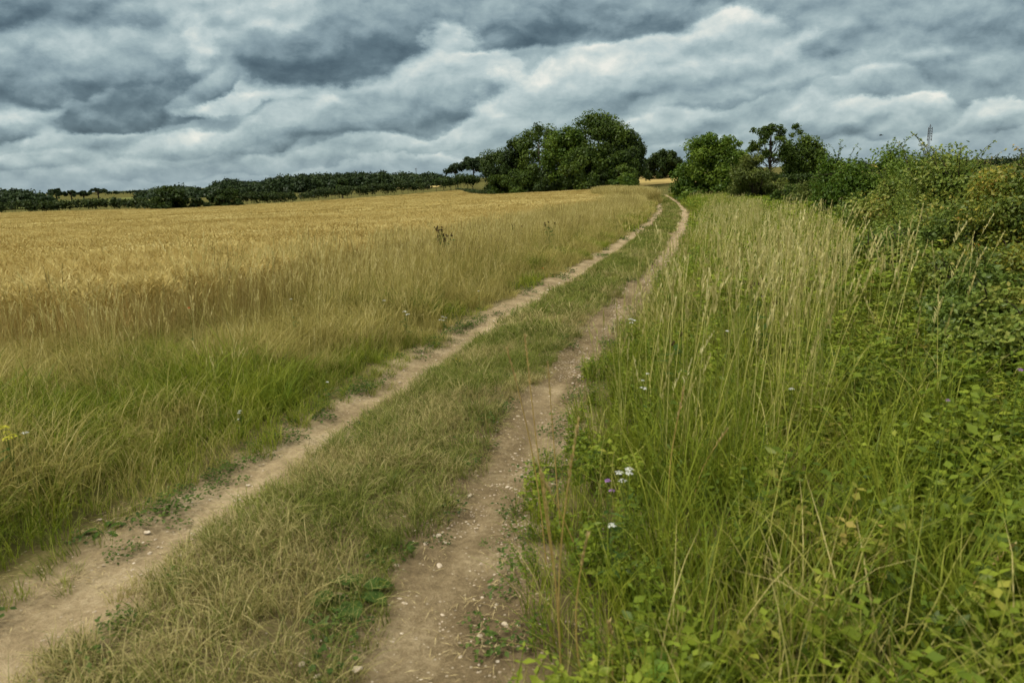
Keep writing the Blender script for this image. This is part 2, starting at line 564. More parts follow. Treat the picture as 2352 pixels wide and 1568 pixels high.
M_WHEAT = plant_mat('ripe_crop', [(0, (.26, .19, .055)), (.35, (.36, .28, .09)), (.7, (.45, .365, .135)), (1, (.54, .45, .20))],
                    [(0, (.4, .25, .07)), (1, (.6, .42, .15))], transl=.25, patch=.12, use_dry=False, band=True,
                    seed=[(0, (.31, .22, .06)), (.5, (.45, .35, .115)), (1, (.58, .485, .21))])
M_DRYGRASS = plant_mat('tall_grass_blade', [(0, (.05, .08, .010)), (.5, (.13, .155, .024)), (1, (.27, .25, .05))],
                       [(0, (.13, .105, .025)), (.4, (.31, .26, .07)), (.7, (.47, .40, .13)), (1, (.66, .58, .25))], transl=.3, patch=.6,
                       seed=[(0, (.20, .15, .05)), (.5, (.46, .38, .13)), (1, (.68, .58, .27))])
M_GREEN = plant_mat('green_grass_blade', [(0, (.05, .075, .007)), (.4, (.125, .165, .013)), (.75, (.23, .26, .024)), (1, (.34, .34, .05))],
                    [(0, (.17, .15, .035)), (.6, (.34, .29, .08)), (1, (.50, .42, .17))], transl=.35, patch=.7)
M_STRIP = plant_mat('track_grass_blade', [(0, (.05, .07, .011)), (.5, (.13, .155, .025)), (1, (.25, .255, .055))],
                    [(0, (.16, .125, .045)), (.5, (.31, .26, .095)), (1, (.50, .42, .19))], transl=.3, patch=1.0)
M_WEED = plant_mat('weed_leaf', [(0, (.030, .055, .007)), (.35, (.088, .132, .011)), (.7, (.19, .235, .019)), (1, (.30, .33, .045))],
                   [(0, (.12, .12, .02)), (.6, (.22, .20, .035)), (1, (.36, .27, .07))], transl=.32, patch=.8, gloss=.01)
M_LOWWEED = plant_mat('low_weed_leaf', [(0, (.025, .045, .010)), (.5, (.05, .085, .014)), (1, (.10, .14, .025))], [(0, (.1, .1, .03)), (1, (.2, .2, .05))], transl=.25, patch=.8)
M_SOIL_STONE = flat_mat('flint', [(.3, (.26, .20, .14)), (.55, (.44, .36, .26)), (.75, (.60, .53, .42))], 14)


def ground_material(name, stops, scale, detail_scale, bumpd=.02, dark=(.05, .035, .02)):
    m, nt = new_mat(name)
    gpos = nt.new('ShaderNodeNewGeometry').outputs['Position']
    n = nt.noise(gpos, scale, 6, .6)
    n2 = nt.noise(gpos, detail_scale, 5, .65)
    v = nt.math('ADD', nt.math('MULTIPLY', n, .6), nt.math('MULTIPLY', n2, .4))
    c = nt.ramp(v, stops)
    b = nt.new('ShaderNodeBump'); b.inputs['Strength'].default_value = .8; b.inputs['Distance'].default_value = bumpd
    nt.l.new(n2, b.inputs['Height'])
    finish(nt, c, 0, bump=b.outputs[0])
    return m


M_GROUND = ground_material('turf_soil', [(.30, (.045, .045, .016)), (.5, (.085, .08, .026)), (.7, (.15, .125, .045))], .8, 22)
M_CROPSOIL = ground_material('crop_soil', [(.30, (.24, .15, .045)), (.5, (.34, .22, .07)), (.7, (.42, .28, .10))], .3, 6)
M_STUBBLE = ground_material('stubble', [(.30, (.27, .20, .07)), (.5, (.35, .265, .10)), (.7, (.42, .33, .14))], .05, 1.5)
M_PASTURE = ground_material('pasture', [(.30, (.075, .09, .028)), (.5, (.11, .12, .04)), (.7, (.16, .16, .055))], .04, 1.2)


def track_material():
    m, nt = new_mat('track_soil')
    gpos = nt.new('ShaderNodeNewGeometry').outputs['Position']
    at = nt.new('ShaderNodeAttribute', attribute_name='Col')
    sp = nt.new('ShaderNodeSeparateColor'); nt.l.new(at.outputs['Color'], sp.inputs[0])
    n1 = nt.noise(gpos, 2.2, 7, .62, .3)
    n2 = nt.noise(gpos, 26, 6, .7)
    n3 = nt.noise(gpos, 120, 3, .6)
    v = nt.math('ADD', nt.math('MULTIPLY', n1, .45), nt.math('ADD', nt.math('MULTIPLY', n2, .35), nt.math('MULTIPLY', n3, .2)))
    pale = nt.ramp(v, [(.34, (.125, .09, .050)), (.5, (.265, .20, .113)), (.66, (.43, .345, .21))])
    brown = nt.ramp(v, [(.34, (.06, .043, .023)), (.5, (.14, .103, .055)), (.66, (.29, .225, .13))])
    c = nt.mix(sp.outputs[0], pale, brown)
    thatch = nt.ramp(v, [(.34, (.05, .042, .018)), (.5, (.11, .092, .036)), (.66, (.22, .18, .075))])
    c = nt.mix(sp.outputs[1], c, thatch)
    # small embedded grit
    vo = nt.new('ShaderNodeTexVoronoi'); vo.inputs['Scale'].default_value = 55; nt.l.new(gpos, vo.inputs['Vector'])
    vs = nt.new('ShaderNodeSeparateColor'); nt.l.new(vo.outputs['Color'], vs.inputs[0])
    grit = nt.math('MULTIPLY', nt.math('LESS_THAN', vo.outputs['Distance'], .34), nt.math('GREATER_THAN', vs.outputs[0], nt.math('MULTIPLY_ADD', sp.outputs[0], -.06, .965)))
    c = nt.mix(nt.math('MULTIPLY', grit, .6), c, (.42, .35, .25, 1))
    hh = nt.math('ADD', nt.math('MULTIPLY', n2, .7), nt.math('MULTIPLY', grit, .5))
    hh = nt.math('MULTIPLY_ADD', n3, .25, hh)
    b = nt.new('ShaderNodeBump'); b.inputs['Strength'].default_value = .9; b.inputs['Distance'].default_value = .03
    nt.l.new(hh, b.inputs['Height'])
    finish(nt, c, 0, bump=b.outputs[0])
    return m


M_TRACK = track_material()


# ------------------------------------------------------------------ ground sheets
def axis(lo, hi, segs):
    """non-uniform axis: segs = [(upto, step), ...]"""
    out = [lo]
    for upto, step in segs:
        n = max(1, int(round((upto - out[-1]) / step)))
        out += list(np.linspace(out[-1], upto, n + 1)[1:])
    return np.array(out)


def sheet(name, xs, ys, zoff, mat, keep=None, col=None, zfun=ground_z):
    X, Y = np.meshgrid(xs, ys)
    Z = zfun(X, Y) + zoff
    V = np.stack([X, Y, Z], -1).reshape(-1, 3)
    nx = len(xs)
    i, j = np.meshgrid(np.arange(len(xs) - 1), np.arange(len(ys) - 1))
    k = (j * nx + i).ravel()
    Q = np.stack([k, k + 1, k + nx + 1, k + nx], -1)
    if keep is not None:
        cx = V[Q].mean(1)
        Q = Q[keep(cx[:, 0], cx[:, 1])]
    return mesh_from(name, V, Q, None, col(X, Y).reshape(-1, 3) if col is not None else None, mat)


gx_ = axis(-4500, 4500, [(-1500, 600), (-500, 100), (-150, 25), (-40, 5), (-8, .8), (-3, .2), (5, .16), (14, .4), (40, 1.5), (150, 6), (500, 40), (1500, 150), (4500, 600)])
gy_ = axis(-60, 7000, [(-8, 8), (0, .6), (9, .16), (25, .4), (60, 1.2), (150, 3), (500, 12), (1500, 100), (7000, 700)])


def zg(X, Y):
    u = track_u(X, Y)
    dip = np.where((np.abs(u) < 1.6) & (Y < 130), -.06, 0.0)
    return ground_z(X, Y) + dip


o = obj('ground', sheet('ground', gx_, gy_, 0, M_GROUND, zfun=zg)); tag(o, 'dark grassy ground under the verges, fields and hedges', None, kind='structure')

# the two-rut farm track, one sheet along the bend
def build_track():
    ys = axis(-2, 128, [(9, .07), (25, .2), (60, .6), (128, 1.5)])
    us = np.linspace(-1.55, 1.55, 63)
    U, Y = np.meshgrid(us, ys)
    s = np.interp(Y, _ys, _sl); xc = np.interp(Y, _ys, _xs)
    nrm = np.sqrt(1 + s * s)
    X = xc + U / nrm; YY = Y - U * s / nrm
    Z = ground_z(X, YY) + .012
    edge = sst(np.abs(U), 1.3, 1.55)
    Z = Z - edge * .05
    # loose relief in the wheel ruts
    rut = np.exp(-((np.abs(U) - .84) / .22) ** 2)
    Z = Z + rut * ((vnoise(X, YY, 9, 8) - .5) * .02 + (vnoise(X, YY, 22, 9) - .5) * .01 + (vnoise(U * 11, YY * 1.1, 1.0, 53) - .5) * .03)
    V = np.stack([X, YY, Z], -1).reshape(-1, 3)
    nx = len(us)
    i, j = np.meshgrid(np.arange(nx - 1), np.arange(len(ys) - 1)); k = (j * nx + i).ravel()
    Q = np.stack([k, k + 1, k + nx + 1, k + nx], -1)
    brown = np.clip(sst(U, 0, .5) * (1 - sst(YY, 9, 24)) * .85 + .55 * np.exp(-(U / .5) ** 2) + .45 * sst(np.abs(U), 1.08, 1.3)
                    + (vnoise(X, YY, .7, 5) - .5) * .6 + (vnoise(U * 9, YY * .8, 1.0, 51) - .5) * .7 + (vnoise(U * 22, YY * 1.6, 1.0, 52) - .5) * .35, 0, 1)
    C = np.stack([brown, np.zeros_like(brown), np.zeros_like(brown)], -1).reshape(-1, 3)
    wob = (vnoise(X, YY, 1.7, 41) - .5) * .25 + (vnoise(X, YY, 5, 42) - .5) * .15
    turf = np.clip(sst(np.abs(U) + wob, 1.12, 1.3) + .75 * (1 - sst(np.abs(U) + wob, .38, .58)), 0, 1)
    C[:, 1] = turf.ravel()
    me = mesh_from('dirt_track', V, Q, None, C, M_TRACK)
    me.polygons.foreach_set('use_smooth', np.ones(len(me.polygons), bool))
    tag(obj('dirt_track', me), 'pale dirt farm track with two bare wheel ruts', None, kind='structure')


build_track()

# crop outline in plan
CROP = [(-6.0, 7.4), (-3.9, 7.2), (-3.45, 9.5), (-3.0, 13), (-1.9, 19.2), (.6, 33.4), (3.8, 46), (8.2, 63), (11.5, 76), (13.0, 88), (14.5, 100), (19, 118), (21, 126),
        (11, 134), (-3, 140), (-9, 165), (-14, 205), (-28, 186), (-50, 170), (-75, 157), (-104, 146), (-150, 140), (-150, 7.5)]


def inside(poly, X, Y):
    c = np.zeros(X.shape, bool)
    n = len(poly)
    for i in range(n):
        x1, y1 = poly[i]; x2, y2 = poly[(i + 1) % n]
        if y1 == y2:
            continue
        m = ((y1 > Y) != (y2 > Y)) & (X < (x2 - x1) * (Y - y1) / (y2 - y1) + x1)
        c ^= m
    return c


def poly_sheet(name, poly, zoff, mat, step, label):
    P = np.array(poly)
    xs = np.arange(P[:, 0].min() - step, P[:, 0].max() + step * 2, step); ys = np.arange(P[:, 1].min() - step, P[:, 1].max() + step * 2, step)
    me = sheet(name, xs, ys, zoff, mat, keep=lambda x, y: inside(poly, x, y))
    return tag(obj(name, me), label, None, kind='structure')


poly_sheet('wheat_field', CROP, .04, M_CROPSOIL, 1.0, 'golden soil and straw under the ripe crop')
poly_sheet('stubble_field', [(-62, 290), (-30, 262), (-25, 300), (-40, 350), (-80, 350)], .25, M_STUBBLE, 6, 'pale cut field on the rise behind the hedgerow')
poly_sheet('far_field', [(26, 146), (48, 138), (62, 240), (26, 240)], .15, M_STUBBLE, 3, 'pale golden field beyond the end of the track')
poly_sheet('pasture', [(-300, 230), (-120, 195), (-105, 220), (-170, 330), (-330, 330)], .3, M_PASTURE, 10, 'green meadow behind the left hedge')
poly_sheet('right_field', [(26, 108), (140, 70), (260, 160), (120, 300), (70, 200), (60, 142)], .25, M_PASTURE, 6, 'pale green field behind the right hedge')


# ------------------------------------------------------------------ scatter by geometry nodes
def scatter(name, pts, rotz, scl, dry, templates, label, tilt=None, kind='stuff'):
    """one object: plant templates placed on points"""
    n = len(pts)
    me = bpy.data.meshes.new(name)
    me.vertices.add(n); me.vertices.foreach_set('co', np.asarray(pts, np.float32).ravel())
    rot = np.zeros((n, 3), np.float32); rot[:, 2] = rotz
    if tilt is not None:
        rot[:, :2] = tilt
    sv = np.repeat(np.asarray(scl, np.float32)[:, None], 3, 1) if np.ndim(scl) == 1 else np.asarray(scl, np.float32)
    a = me.attributes.new('rot', 'FLOAT_VECTOR', 'POINT'); a.data.foreach_set('vector', rot.ravel())
    a = me.attributes.new('scl', 'FLOAT_VECTOR', 'POINT'); a.data.foreach_set('vector', sv.ravel())
    a = me.attributes.new('dry', 'FLOAT', 'POINT'); a.data.foreach_set('value', np.broadcast_to(np.asarray(dry, np.float32), n).copy())
    a = me.attributes.new('idx', 'INT', 'POINT'); a.data.foreach_set('value', rng.integers(0, len(templates), n).astype(np.int32))
    o = obj(name, me)
    tag(o, label, None, kind=kind)
    tc = bpy.data.collections.new(name + '_templates')
    for t in templates:
        tc.objects.link(bpy.data.objects.new(t.name, t))
    ng = bpy.data.node_groups.new(name + '_scatter', 'GeometryNodeTree')
    ng.interface.new_socket('Geometry', in_out='INPUT', socket_type='NodeSocketGeometry')
    ng.interface.new_socket('Geometry', in_out='OUTPUT', socket_type='NodeSocketGeometry')
    N = ng.nodes.new
    gi = N('NodeGroupInput'); go = N('NodeGroupOutput')
    ci = N('GeometryNodeCollectionInfo'); ci.inputs['Collection'].default_value = tc
    ci.inputs['Separate Children'].default_value = True; ci.inputs['Reset Children'].default_value = True
    iop = N('GeometryNodeInstanceOnPoints'); iop.inputs['Pick Instance'].default_value = True

    def na(nm, dt):
        x = N('GeometryNodeInputNamedAttribute'); x.data_type = dt; x.inputs[0].default_value = nm
        return [s for s in x.outputs if s.enabled][0]
    L = ng.links.new
    L(gi.outputs[0], iop.inputs['Points']); L(ci.outputs[0], iop.inputs['Instance'])
    L(na('idx', 'INT'), iop.inputs['Instance Index'])
    er = N('FunctionNodeEulerToRotation'); L(na('rot', 'FLOAT_VECTOR'), er.inputs[0]); L(er.outputs[0], iop.inputs['Rotation'])
    L(na('scl', 'FLOAT_VECTOR'), iop.inputs['Scale'])
    L(iop.outputs[0], go.inputs[0])
    md = o.modifiers.new('scatter', 'NODES'); md.node_group = ng
    return o


def disc(rg, n, r):
    a = rg.uniform(0, 2 * math.pi, n); q = r * np.sqrt(rg.random(n))
    return np.stack([q * np.cos(a), q * np.sin(a), np.zeros(n)], -1)


def sample(r0_, r1_, density, mask, azlim=R_(50), seed=0):
    """random ground points between two distances inside the view wedge where mask(x, y, u) holds"""
    rg = np.random.default_rng(1000 + seed)
    area = azlim * (r1_ ** 2 - r0_ ** 2)
    n = int(area * density)
    r = np.sqrt(rg.uniform(r0_ ** 2, r1_ ** 2, n)); a = rg.uniform(-azlim, azlim, n)
    X = r * np.sin(a); Y = r * np.cos(a)
    u = track_u(X, Y)
    pr = mask(X, Y, u)
    k = rg.random(n) < pr
    X, Y, u = X[k], Y[k], u[k]
    return np.stack([X, Y, ground_z(X, Y)], -1), u, rg


# ---- plant templates
def t_wheat(name, seed, n, r, w, awns=True):
    rg = np.random.default_rng(seed); g = Geo()
    b = disc(rg, n, r); h = rg.normal(.74, .05, n); az = rg.normal(.4, 1.3, n); lean = np.abs(rg.normal(.10, .07, n))
    rnd = rg.random(n)
    g.blades(rg, b, h, lean, az, w, 2, .02, 2.0, 0, rnd, tip=.7)
    top = np.stack([b[:, 0] + lean * h * np.cos(az), b[:, 1] + lean * h * np.sin(az), h * .98], -1)
    for k in range(2):
        g.blades(rg, top - (0, 0, .01), rg.uniform(.07, .10, n), rg.uniform(.5, 1.3, n), az + k * .01, w * rg.uniform(2.6, 3.8, n), 3, rg.uniform(.2, .7, n), 1.3, 1, rnd, belly=True)
    if awns:
        for k in range(3):
            g.blades(rg, top + (0, 0, .03), rg.uniform(.09, .15, n), rg.uniform(.5, 1.2, n), az + rg.normal(0, .5, n), w * .8, 2, .3, 1.2, 1, rnd)
    # dry flag leaves
    m = n // 2
    i = rg.integers(0, n, m)
    bb = b[i].copy(); bb[:, 2] = h[i] * rg.uniform(.35, .75, m)
    g.blades(rg, bb, rg.uniform(.08, .16, m), rg.uniform(.6, 1.6, m), rg.uniform(0, 6.28, m), w * 2.2, 3, .7, 1.2, 0, rg.random(m) * .6)
    return g.mesh(name, M_WHEAT)


def heads(g, rg, P, h, w, m, az, rnd, length=.16, spread=.5):
    """feathery seed heads on the last part of each stem; P = (n, nseg+1, 3) stem points"""
    n = len(P)
    a = P[:, -1]; b = P[:, -2]
    d = a - b; d /= (np.linalg.norm(d, axis=1, keepdims=True) + 1e-9)
    for k in range(m):
        f = (k + .5) / m
        base = a - d * (length * (1 - f))[:, None] if np.ndim(length) else a - d * length * (1 - f)
        ln = (.035 * (1 - .6 * f) + .012) * rg.uniform(.7, 1.3, n)
        g.blades(rg, base, ln, rg.uniform(.15, spread, n) * (1.2 - .7 * f), rg.uniform(0, 6.28, n), w, 2, .1, 1.0, 1, np.clip(rnd + rg.normal(0, .1, n), 0, 1), belly=True)


def t_tall(name, seed, nst, nlf, r, w, hs=(.75, 1.1), hl=(.3, .6), m=12, headlen=.16, mat=None, lean=.16):
    rg = np.random.default_rng(seed); g = Geo()
    b = disc(rg, nst, r); h = rg.uniform(*hs, nst); az = rg.normal(.2, 1.2, nst); rnd = rg.random(nst)
    P = g.blades(rg, b, h, np.abs(rg.normal(lean, .09, nst)), az, w * .6, 5, .03, 2.0, 0, rnd, tip=.5)
    heads(g, rg, P, h, w * 1.1, m, az, rnd, headlen * rg.uniform(.7, 1.3, nst))
    b = disc(rg, nlf, r * 1.3)
    g.blades(rg, b, rg.uniform(*hl, nlf), rg.uniform(.15, .8, nlf), rg.uniform(0, 6.28, nlf), w * rg.uniform(.8, 1.5, nlf), 4, rg.uniform(.1, .5, nlf), 1.8, 0)
    return g.mesh(name, mat or M_DRYGRASS)


def t_tuft(name, seed, n, r, w, h=(.2, .45), lean=(.2, .9), droop=(.1, .55), mat=None, nseg=4):
    rg = np.random.default_rng(seed); g = Geo()
    b = disc(rg, n, r)
    az = np.arctan2(b[:, 1], b[:, 0]) + rg.normal(0, 1.2, n)
    g.blades(rg, b, rg.uniform(*h, n), rg.uniform(*lean, n), az, w * rg.uniform(.7, 1.4, n), nseg, rg.uniform(*droop, n), 1.7, 0)
    return g.mesh(name, mat or M_GREEN)


def t_herb(name, seed, nst, r, h=(.2, .5), ll=(.04, .08), lv=6, mat=None, ratio=.6, per=2):
    rg = np.random.default_rng(seed); g = Geo()
    for i in range(nst):
        b = disc(rg, 1, r)[0]; hh = rg.uniform(*h); az = rg.uniform(0, 6.28); le = rg.uniform(0, .35)
        ts = np.linspace(0, 1, 5); P = curve_pts(b, hh, le, az, .05, 1.6, ts)
        g.tube(P, np.linspace(.0035, .0015, 5), 4, rg.random())
        tt = np.linspace(.22, 1, lv)
        Pl = curve_pts(b, hh, le, az, .05, 1.6, tt)
        for q in range(per):
            a = np.arange(lv) * 1.571 + q * 2 * math.pi / per + rg.normal(0, .35, lv)
            out = np.stack([np.cos(a), np.sin(a), rg.uniform(-.15, .55, lv)], -1)
            nr = np.stack([-np.cos(a) * .35, -np.sin(a) * .35, np.ones(lv)], -1) + rg.normal(0, .28, (lv, 3))
            L = rg.uniform(*ll, lv) * (1.15 - .5 * tt)
            g.leaves(rg, Pl, nr, L, L * ratio * rg.uniform(.8, 1.2, lv), np.clip(rg.random() * .5 + rg.random(lv) * .5, 0, 1), 0, out)
    return g.mesh(name, mat or M_WEED)


def t_rosette(name, seed, n, r, ll=(.02, .045), mat=None, z=(.005, .05)):
    rg = np.random.default_rng(seed); g = Geo()
    b = disc(rg, n, r); b[:, 2] = rg.uniform(*z, n)
    nr = np.stack([rg.normal(0, .4, n), rg.normal(0, .4, n), np.ones(n)], -1)
    L = rg.uniform(*ll, n)
    g.leaves(rg, b, nr, L, L * .7, rg.random(n), 0)
    return g.mesh(name, mat or M_WEED)


def ru(rg, n):
    return rg.uniform(0, 2 * math.pi, n)


# ---- the crop
def crop_mask(X, Y, u):
    e = X - np.interp(Y, [7.2, 13, 19.2, 33.4, 46, 63, 88, 118], [-3.9, -3.0, -1.9, .6, 3.8, 8.2, 13, 19])
    lines = np.zeros(X.shape, bool)
    for o in (11.0, 12.9, 34.0, 35.9, 57.0, 58.9):
        lines |= np.abs(e + o) < .26
    return inside(CROP, X, Y) * np.where(lines & (Y > 14), .06, 1.0)


wn = [t_wheat('crop_tuft', s, 16, .16, .0042) for s in range(4)]
wm = [t_wheat('crop_clump', 10 + s, 44, .34, .0055, False) for s in range(3)]
wf = [t_wheat('crop_patch', 20 + s, 300, 1.15, .014, False) for s in range(3)]
P, u, rg = sample(6, 17, 20, crop_mask, seed=1)
scatter('ripe_barley_crop', P, ru(rg, len(P)), rg.uniform(.92, 1.1, len(P)), 0, wn, 'ripe golden crop standing along the field edge', rg.normal(0, .05, (len(P), 2)))
P, u, rg = sample(16, 55, 6.5, crop_mask, R_(47), seed=2)
scatter('ripe_barley_crop', P, ru(rg, len(P)), rg.uniform(.93, 1.08, len(P)), 0, wm, 'ripe golden crop in the middle of the field', rg.normal(0, .03, (len(P), 2)))
P, u, rg = sample(53, 225, .7, crop_mask, R_(47), seed=3)
scatter('ripe_barley_crop', P, ru(rg, len(P)), rg.uniform(.95, 1.05, len(P)), 0, wf, 'ripe golden crop in the far part of the field')


# ---- tall dry grass between crop and track, left
def crop_dist(X, Y):
    """rough distance from the crop edge along u"""
    ex = np.interp(Y, [7.2, 9.5, 13, 19.2, 33.4, 46, 63, 76, 88, 100, 118], [-3.9, -3.45, -3.0, -1.9, .6, 3.8, 8.2, 11.5, 13, 14.5, 19])
    return X - ex


def left_tall(X, Y, u):
    e = crop_dist(X, Y)
    edge = -1.75 + .35 * vnoise(X, Y, .8, 6)
    m = (u < edge) & (e > -1.0) & (Y > 6.2)
    p = np.where(m, .35 + .65 * sst(-u, 1.6, 3.2), 0) * (.12 + .88 * sst(Y, 7.0, 10.5))
    m2 = (Y <= 7.6) & (u < -3.0)
    return np.maximum(p, np.where(m2, .05, 0)) + .06 * ((u < -1.6) & (Y < 9))


tn = [t_tall('tall_grass', 30 + s, 9, 14, .14, .0065) for s in range(4)]
tm = [t_tall('tall_grass_clump', 40 + s, 16, 22, .22, .011, m=7) for s in range(3)]
tf = [t_tall('tall_grass_patch', 50 + s, 40, 50, .6, .028, m=5, headlen=.22) for s in range(3)]
for i, (a, b, dn, tt) in enumerate([(3, 14, 22, tn), (13.5, 36, 10, tm), (35, 135, 2.6, tf)]):
    P, u, rg = sample(a, b, dn, lambda X, Y, u: left_tall(X, Y, u + (0, .3, .7)[i]), seed=10 + i)
    dry = np.clip(.42 + .55 * sst(-u, 1.9, 3.4) + rg.normal(0, .15, len(P)), 0, 1)
    sc = rg.uniform(.75, 1.1, len(P)) * (.62 + .38 * sst(-u, 1.6, 3.0))
    sc = sc * (.62 + .62 * vnoise(P[:, 0], P[:, 1], 1.1, 31))
    scatter('tall_dry_grass', P, rg.normal(0, .6, len(P)), sc, dry, tt, 'tall straw coloured grass between crop and track', rg.normal(0, .08, (len(P), 2)))


# mound of tall grass at the bend
def mound(X, Y, u):
    return ((((X - 16.5) / 3.4) ** 2 + ((Y - 98) / 20) ** 2 < 1) & (u < -1.5)).astype(float)


P, u, rg = sample(70, 125, 4.5, mound, seed=15)
P[:, 2] += 0
scatter('tall_dry_grass', P, ru(rg, len(P)), rg.uniform(1.2, 1.7, len(P)), .85, tf, 'mound of tall dry grass at the bend of the track')


# ---- green grass, left verge
def left_green(X, Y, u):
    edge = -1.02 + .18 * (vnoise(X, Y, 1.6, 7) - .5) * 2
    p = np.where((u < edge) & (crop_dist(X, Y) > -1.5), 1.0, 0)
    p = np.maximum(p, np.where((u < edge) & (Y < 7.9) & (X > -9), 1.0, 0))
    return p * (.75 + .25 * sst(-u, 1.3, 2.0))


gn = [t_tuft('grass_tuft', 60 + s, 34, .12, .0055, (.16, .42)) for s in range(5)]
gm = [t_tuft('grass_clump', 70 + s, 40, .22, .011, (.18, .42)) for s in range(3)]
gf = [t_tuft('grass_patch', 80 + s, 70, .6, .03, (.18, .42), nseg=3) for s in range(3)]
for i, (a, b, dn, tt) in enumerate([(1.2, 9, 105, gn), (8.5, 30, 24, gm), (29, 130, 3.4, gf)]):
    P, u, rg = sample(a, b, dn, lambda X, Y, u: left_green(X, Y, u + (0, .26, .66)[i]), seed=20 + i)
    dry = np.clip(.16 + .10 * sst(P[:, 1], 4.5, 8) + .75 * sst(vnoise(P[:, 0], P[:, 1], .9, 11), .3, .8) - .1 + .22 * sst(-u, 1.2, 3.0) + .3 * sst(P[:, 1], 6, 12) * sst(-u, 1.8, 3) + rg.normal(0, .12, len(P)), 0, 1)
    sc = rg.uniform(.7, 1.3, len(P)) * (.42 + .78 * sst(-u, .95, 2.2)) * (.7 + .55 * vnoise(P[:, 0], P[:, 1], 1.4, 32))
    scatter('green_grass', P, ru(rg, len(P)), sc, dry, tt, 'long green and yellowing grass on the left verge', rg.normal(0, .12, (len(P), 2)))


# ---- low weeds along the rut edges
def rut_edges(X, Y, u):
    n = vnoise(X, Y, 2.2, 12)
    a = np.exp(-((u + 1.08) / .13) ** 2) * (n > .22) * .6 * (1 - .75 * sst(Y, 9, 14))
    b = np.exp(-((u - 1.12) / .14) ** 2) * (n > .45) * .5 * (Y < 11)
    c = np.exp(-((np.abs(u) - .5) / .12) ** 2) * (n > .55) * .35
    return np.clip(a + b + c, 0, 1)


rn = [t_rosette('low_weed', 90 + s, 46, .09, (.012, .028), M_LOWWEED) for s in range(4)]
rf = [t_rosette('low_weed_patch', 95 + s, 90, .22, (.035, .07), M_LOWWEED, z=(.01, .10)) for s in range(3)]
P, u, rg = sample(1.2, 14, 120, rut_edges, seed=30)
scatter('low_weeds', P + (0, 0, .012), ru(rg, len(P)), rg.uniform(.6, 1.4, len(P)), .1, rn, 'low dark green weeds creeping along the rut edges')
P, u, rg = sample(13, 80, 9, rut_edges, seed=31)
scatter('low_weeds', P, ru(rg, len(P)), rg.uniform(.6, 1.3, len(P)), .1, rf, 'low dark green weeds along the far rut edges')


# ---- grass strip between the ruts
def strip(X, Y, u):
    hw = .60 + .16 * (vnoise(X, Y, 1.7, 13) - .5) + .12 * sst(Y, 6, 20)
    thin = .62 + .38 * sst(vnoise(X, Y, 1.2, 14), .2, .5)
    return np.where(np.abs(u + .02) < hw, 1.0, 0) * thin


sn = [t_tuft('strip_grass', 100 + s, 36, .085, .0045, (.06, .21), (.2, 1.1), (.15, .65), M_STRIP) for s in range(5)]
sm = [t_tuft('strip_grass_clump', 110 + s, 40, .17, .010, (.09, .24), (.3, 1.2), (.2, .6), M_STRIP) for s in range(3)]
sf = [t_tuft('strip_grass_patch', 120 + s, 60, .4, .028, (.10, .22), (.3, 1.0), (.2, .6), M_STRIP, 3) for s in range(3)]
for i, (a, b, dn, tt) in enumerate([(1.2, 9, 230, sn), (8.5, 30, 70, sm), (29, 125, 10, sf)]):
    P, u, rg = sample(a, b, dn, lambda X, Y, u: strip(X, Y, np.sign(u) * (np.abs(u) + (0, .05, .16)[i])), R_(42), seed=40 + i)
    dry = np.clip(-.02 + .72 * vnoise(P[:, 0], P[:, 1], 1.5, 15) + rg.normal(0, .18, len(P)), 0, 1) - .12 * sst(P[:, 1], 8, 20)
    scatter('track_grass', P, ru(rg, len(P)), rg.uniform(.7, 1.25, len(P)) * (1 - .3 * (np.abs(u) / .6) ** 2), dry, tt, 'tangled straw and green grass between the wheel ruts', rg.normal(0, .2, (len(P), 2)))


# ---- right verge: leafy weeds, grass and tall pale grass
def right_any(X, Y, u):
    edge = 1.12 + .2 * (vnoise(X, Y, 1.5, 16) - .5) * 2
    return ((u > edge) & (u < 9.0)).astype(float)


def right_weeds(X, Y, u):
    return right_any(X, Y, u) * (.25 + .75 * sst(vnoise(X, Y, .55, 17) + .16 * np.clip(u - 2, -1, 5), .30, .75))


def right_grass(X, Y, u):
    return right_any(X, Y, u) * (1 - .86 * sst(vnoise(X, Y, .55, 17) + .20 * np.clip(u - 1.8, -1, 5), .38, .85))


def right_tall(X, Y, u):
    band = np.exp(-((u - 2.6) / 1.1) ** 2) * sst(Y, 2.8, 5.5) + .15 * sst(Y, 18, 30) * (u < 7)
    return right_any(X, Y, u) * np.clip(band, 0, 1) * (.10 + .90 * sst(vnoise(X, Y, 1.3, 18), .45, .62))


hn = [t_herb('leafy_weed', 130 + s, 7, .13, (.16, .42), (.04, .092), 6) for s in range(6)] + [t_herb('leafy_weed', 140 + s, 5, .12, (.2, .5), (.03, .055), 8, ratio=.4) for s in range(3)]
hm = [t_herb('leafy_weed_clump', 150 + s, 9, .25, (.25, .6), (.07, .12), 5) for s in range(4)]
hf = [t_herb('leafy_weed_patch', 160 + s, 14, .6, (.3, .7), (.16, .26), 4) for s in range(3)]
for i, (a, b, dn, tt) in enumerate([(1.0, 9, 84, hn), (8.5, 28, 24, hm), (27, 110, 3.2, hf)]):
    P, u, rg = sample(a, b, dn, lambda X, Y, u: right_weeds(X, Y, u - (0, .28, .6)[i]), seed=50 + i)
    dry = np.clip(.02 + .3 * vnoise(P[:, 0], P[:, 1], .9, 19) + rg.normal(0, .1, len(P)), 0, 1)
    scatter('leafy_weeds', P, ru(rg, len(P)), rg.uniform(.75, 1.25, len(P)) * (.7 + .4 * sst(u, 1.2, 2.6)), dry, tt, 'bed of green leafy weeds on the right verge', rg.normal(0, .12, (len(P), 2)))
g2 = [t_tuft('grass_tuft', 170 + s, 26, .10, .0065, (.25, .62), (.15, .7), (.05, .45)) for s in range(5)]
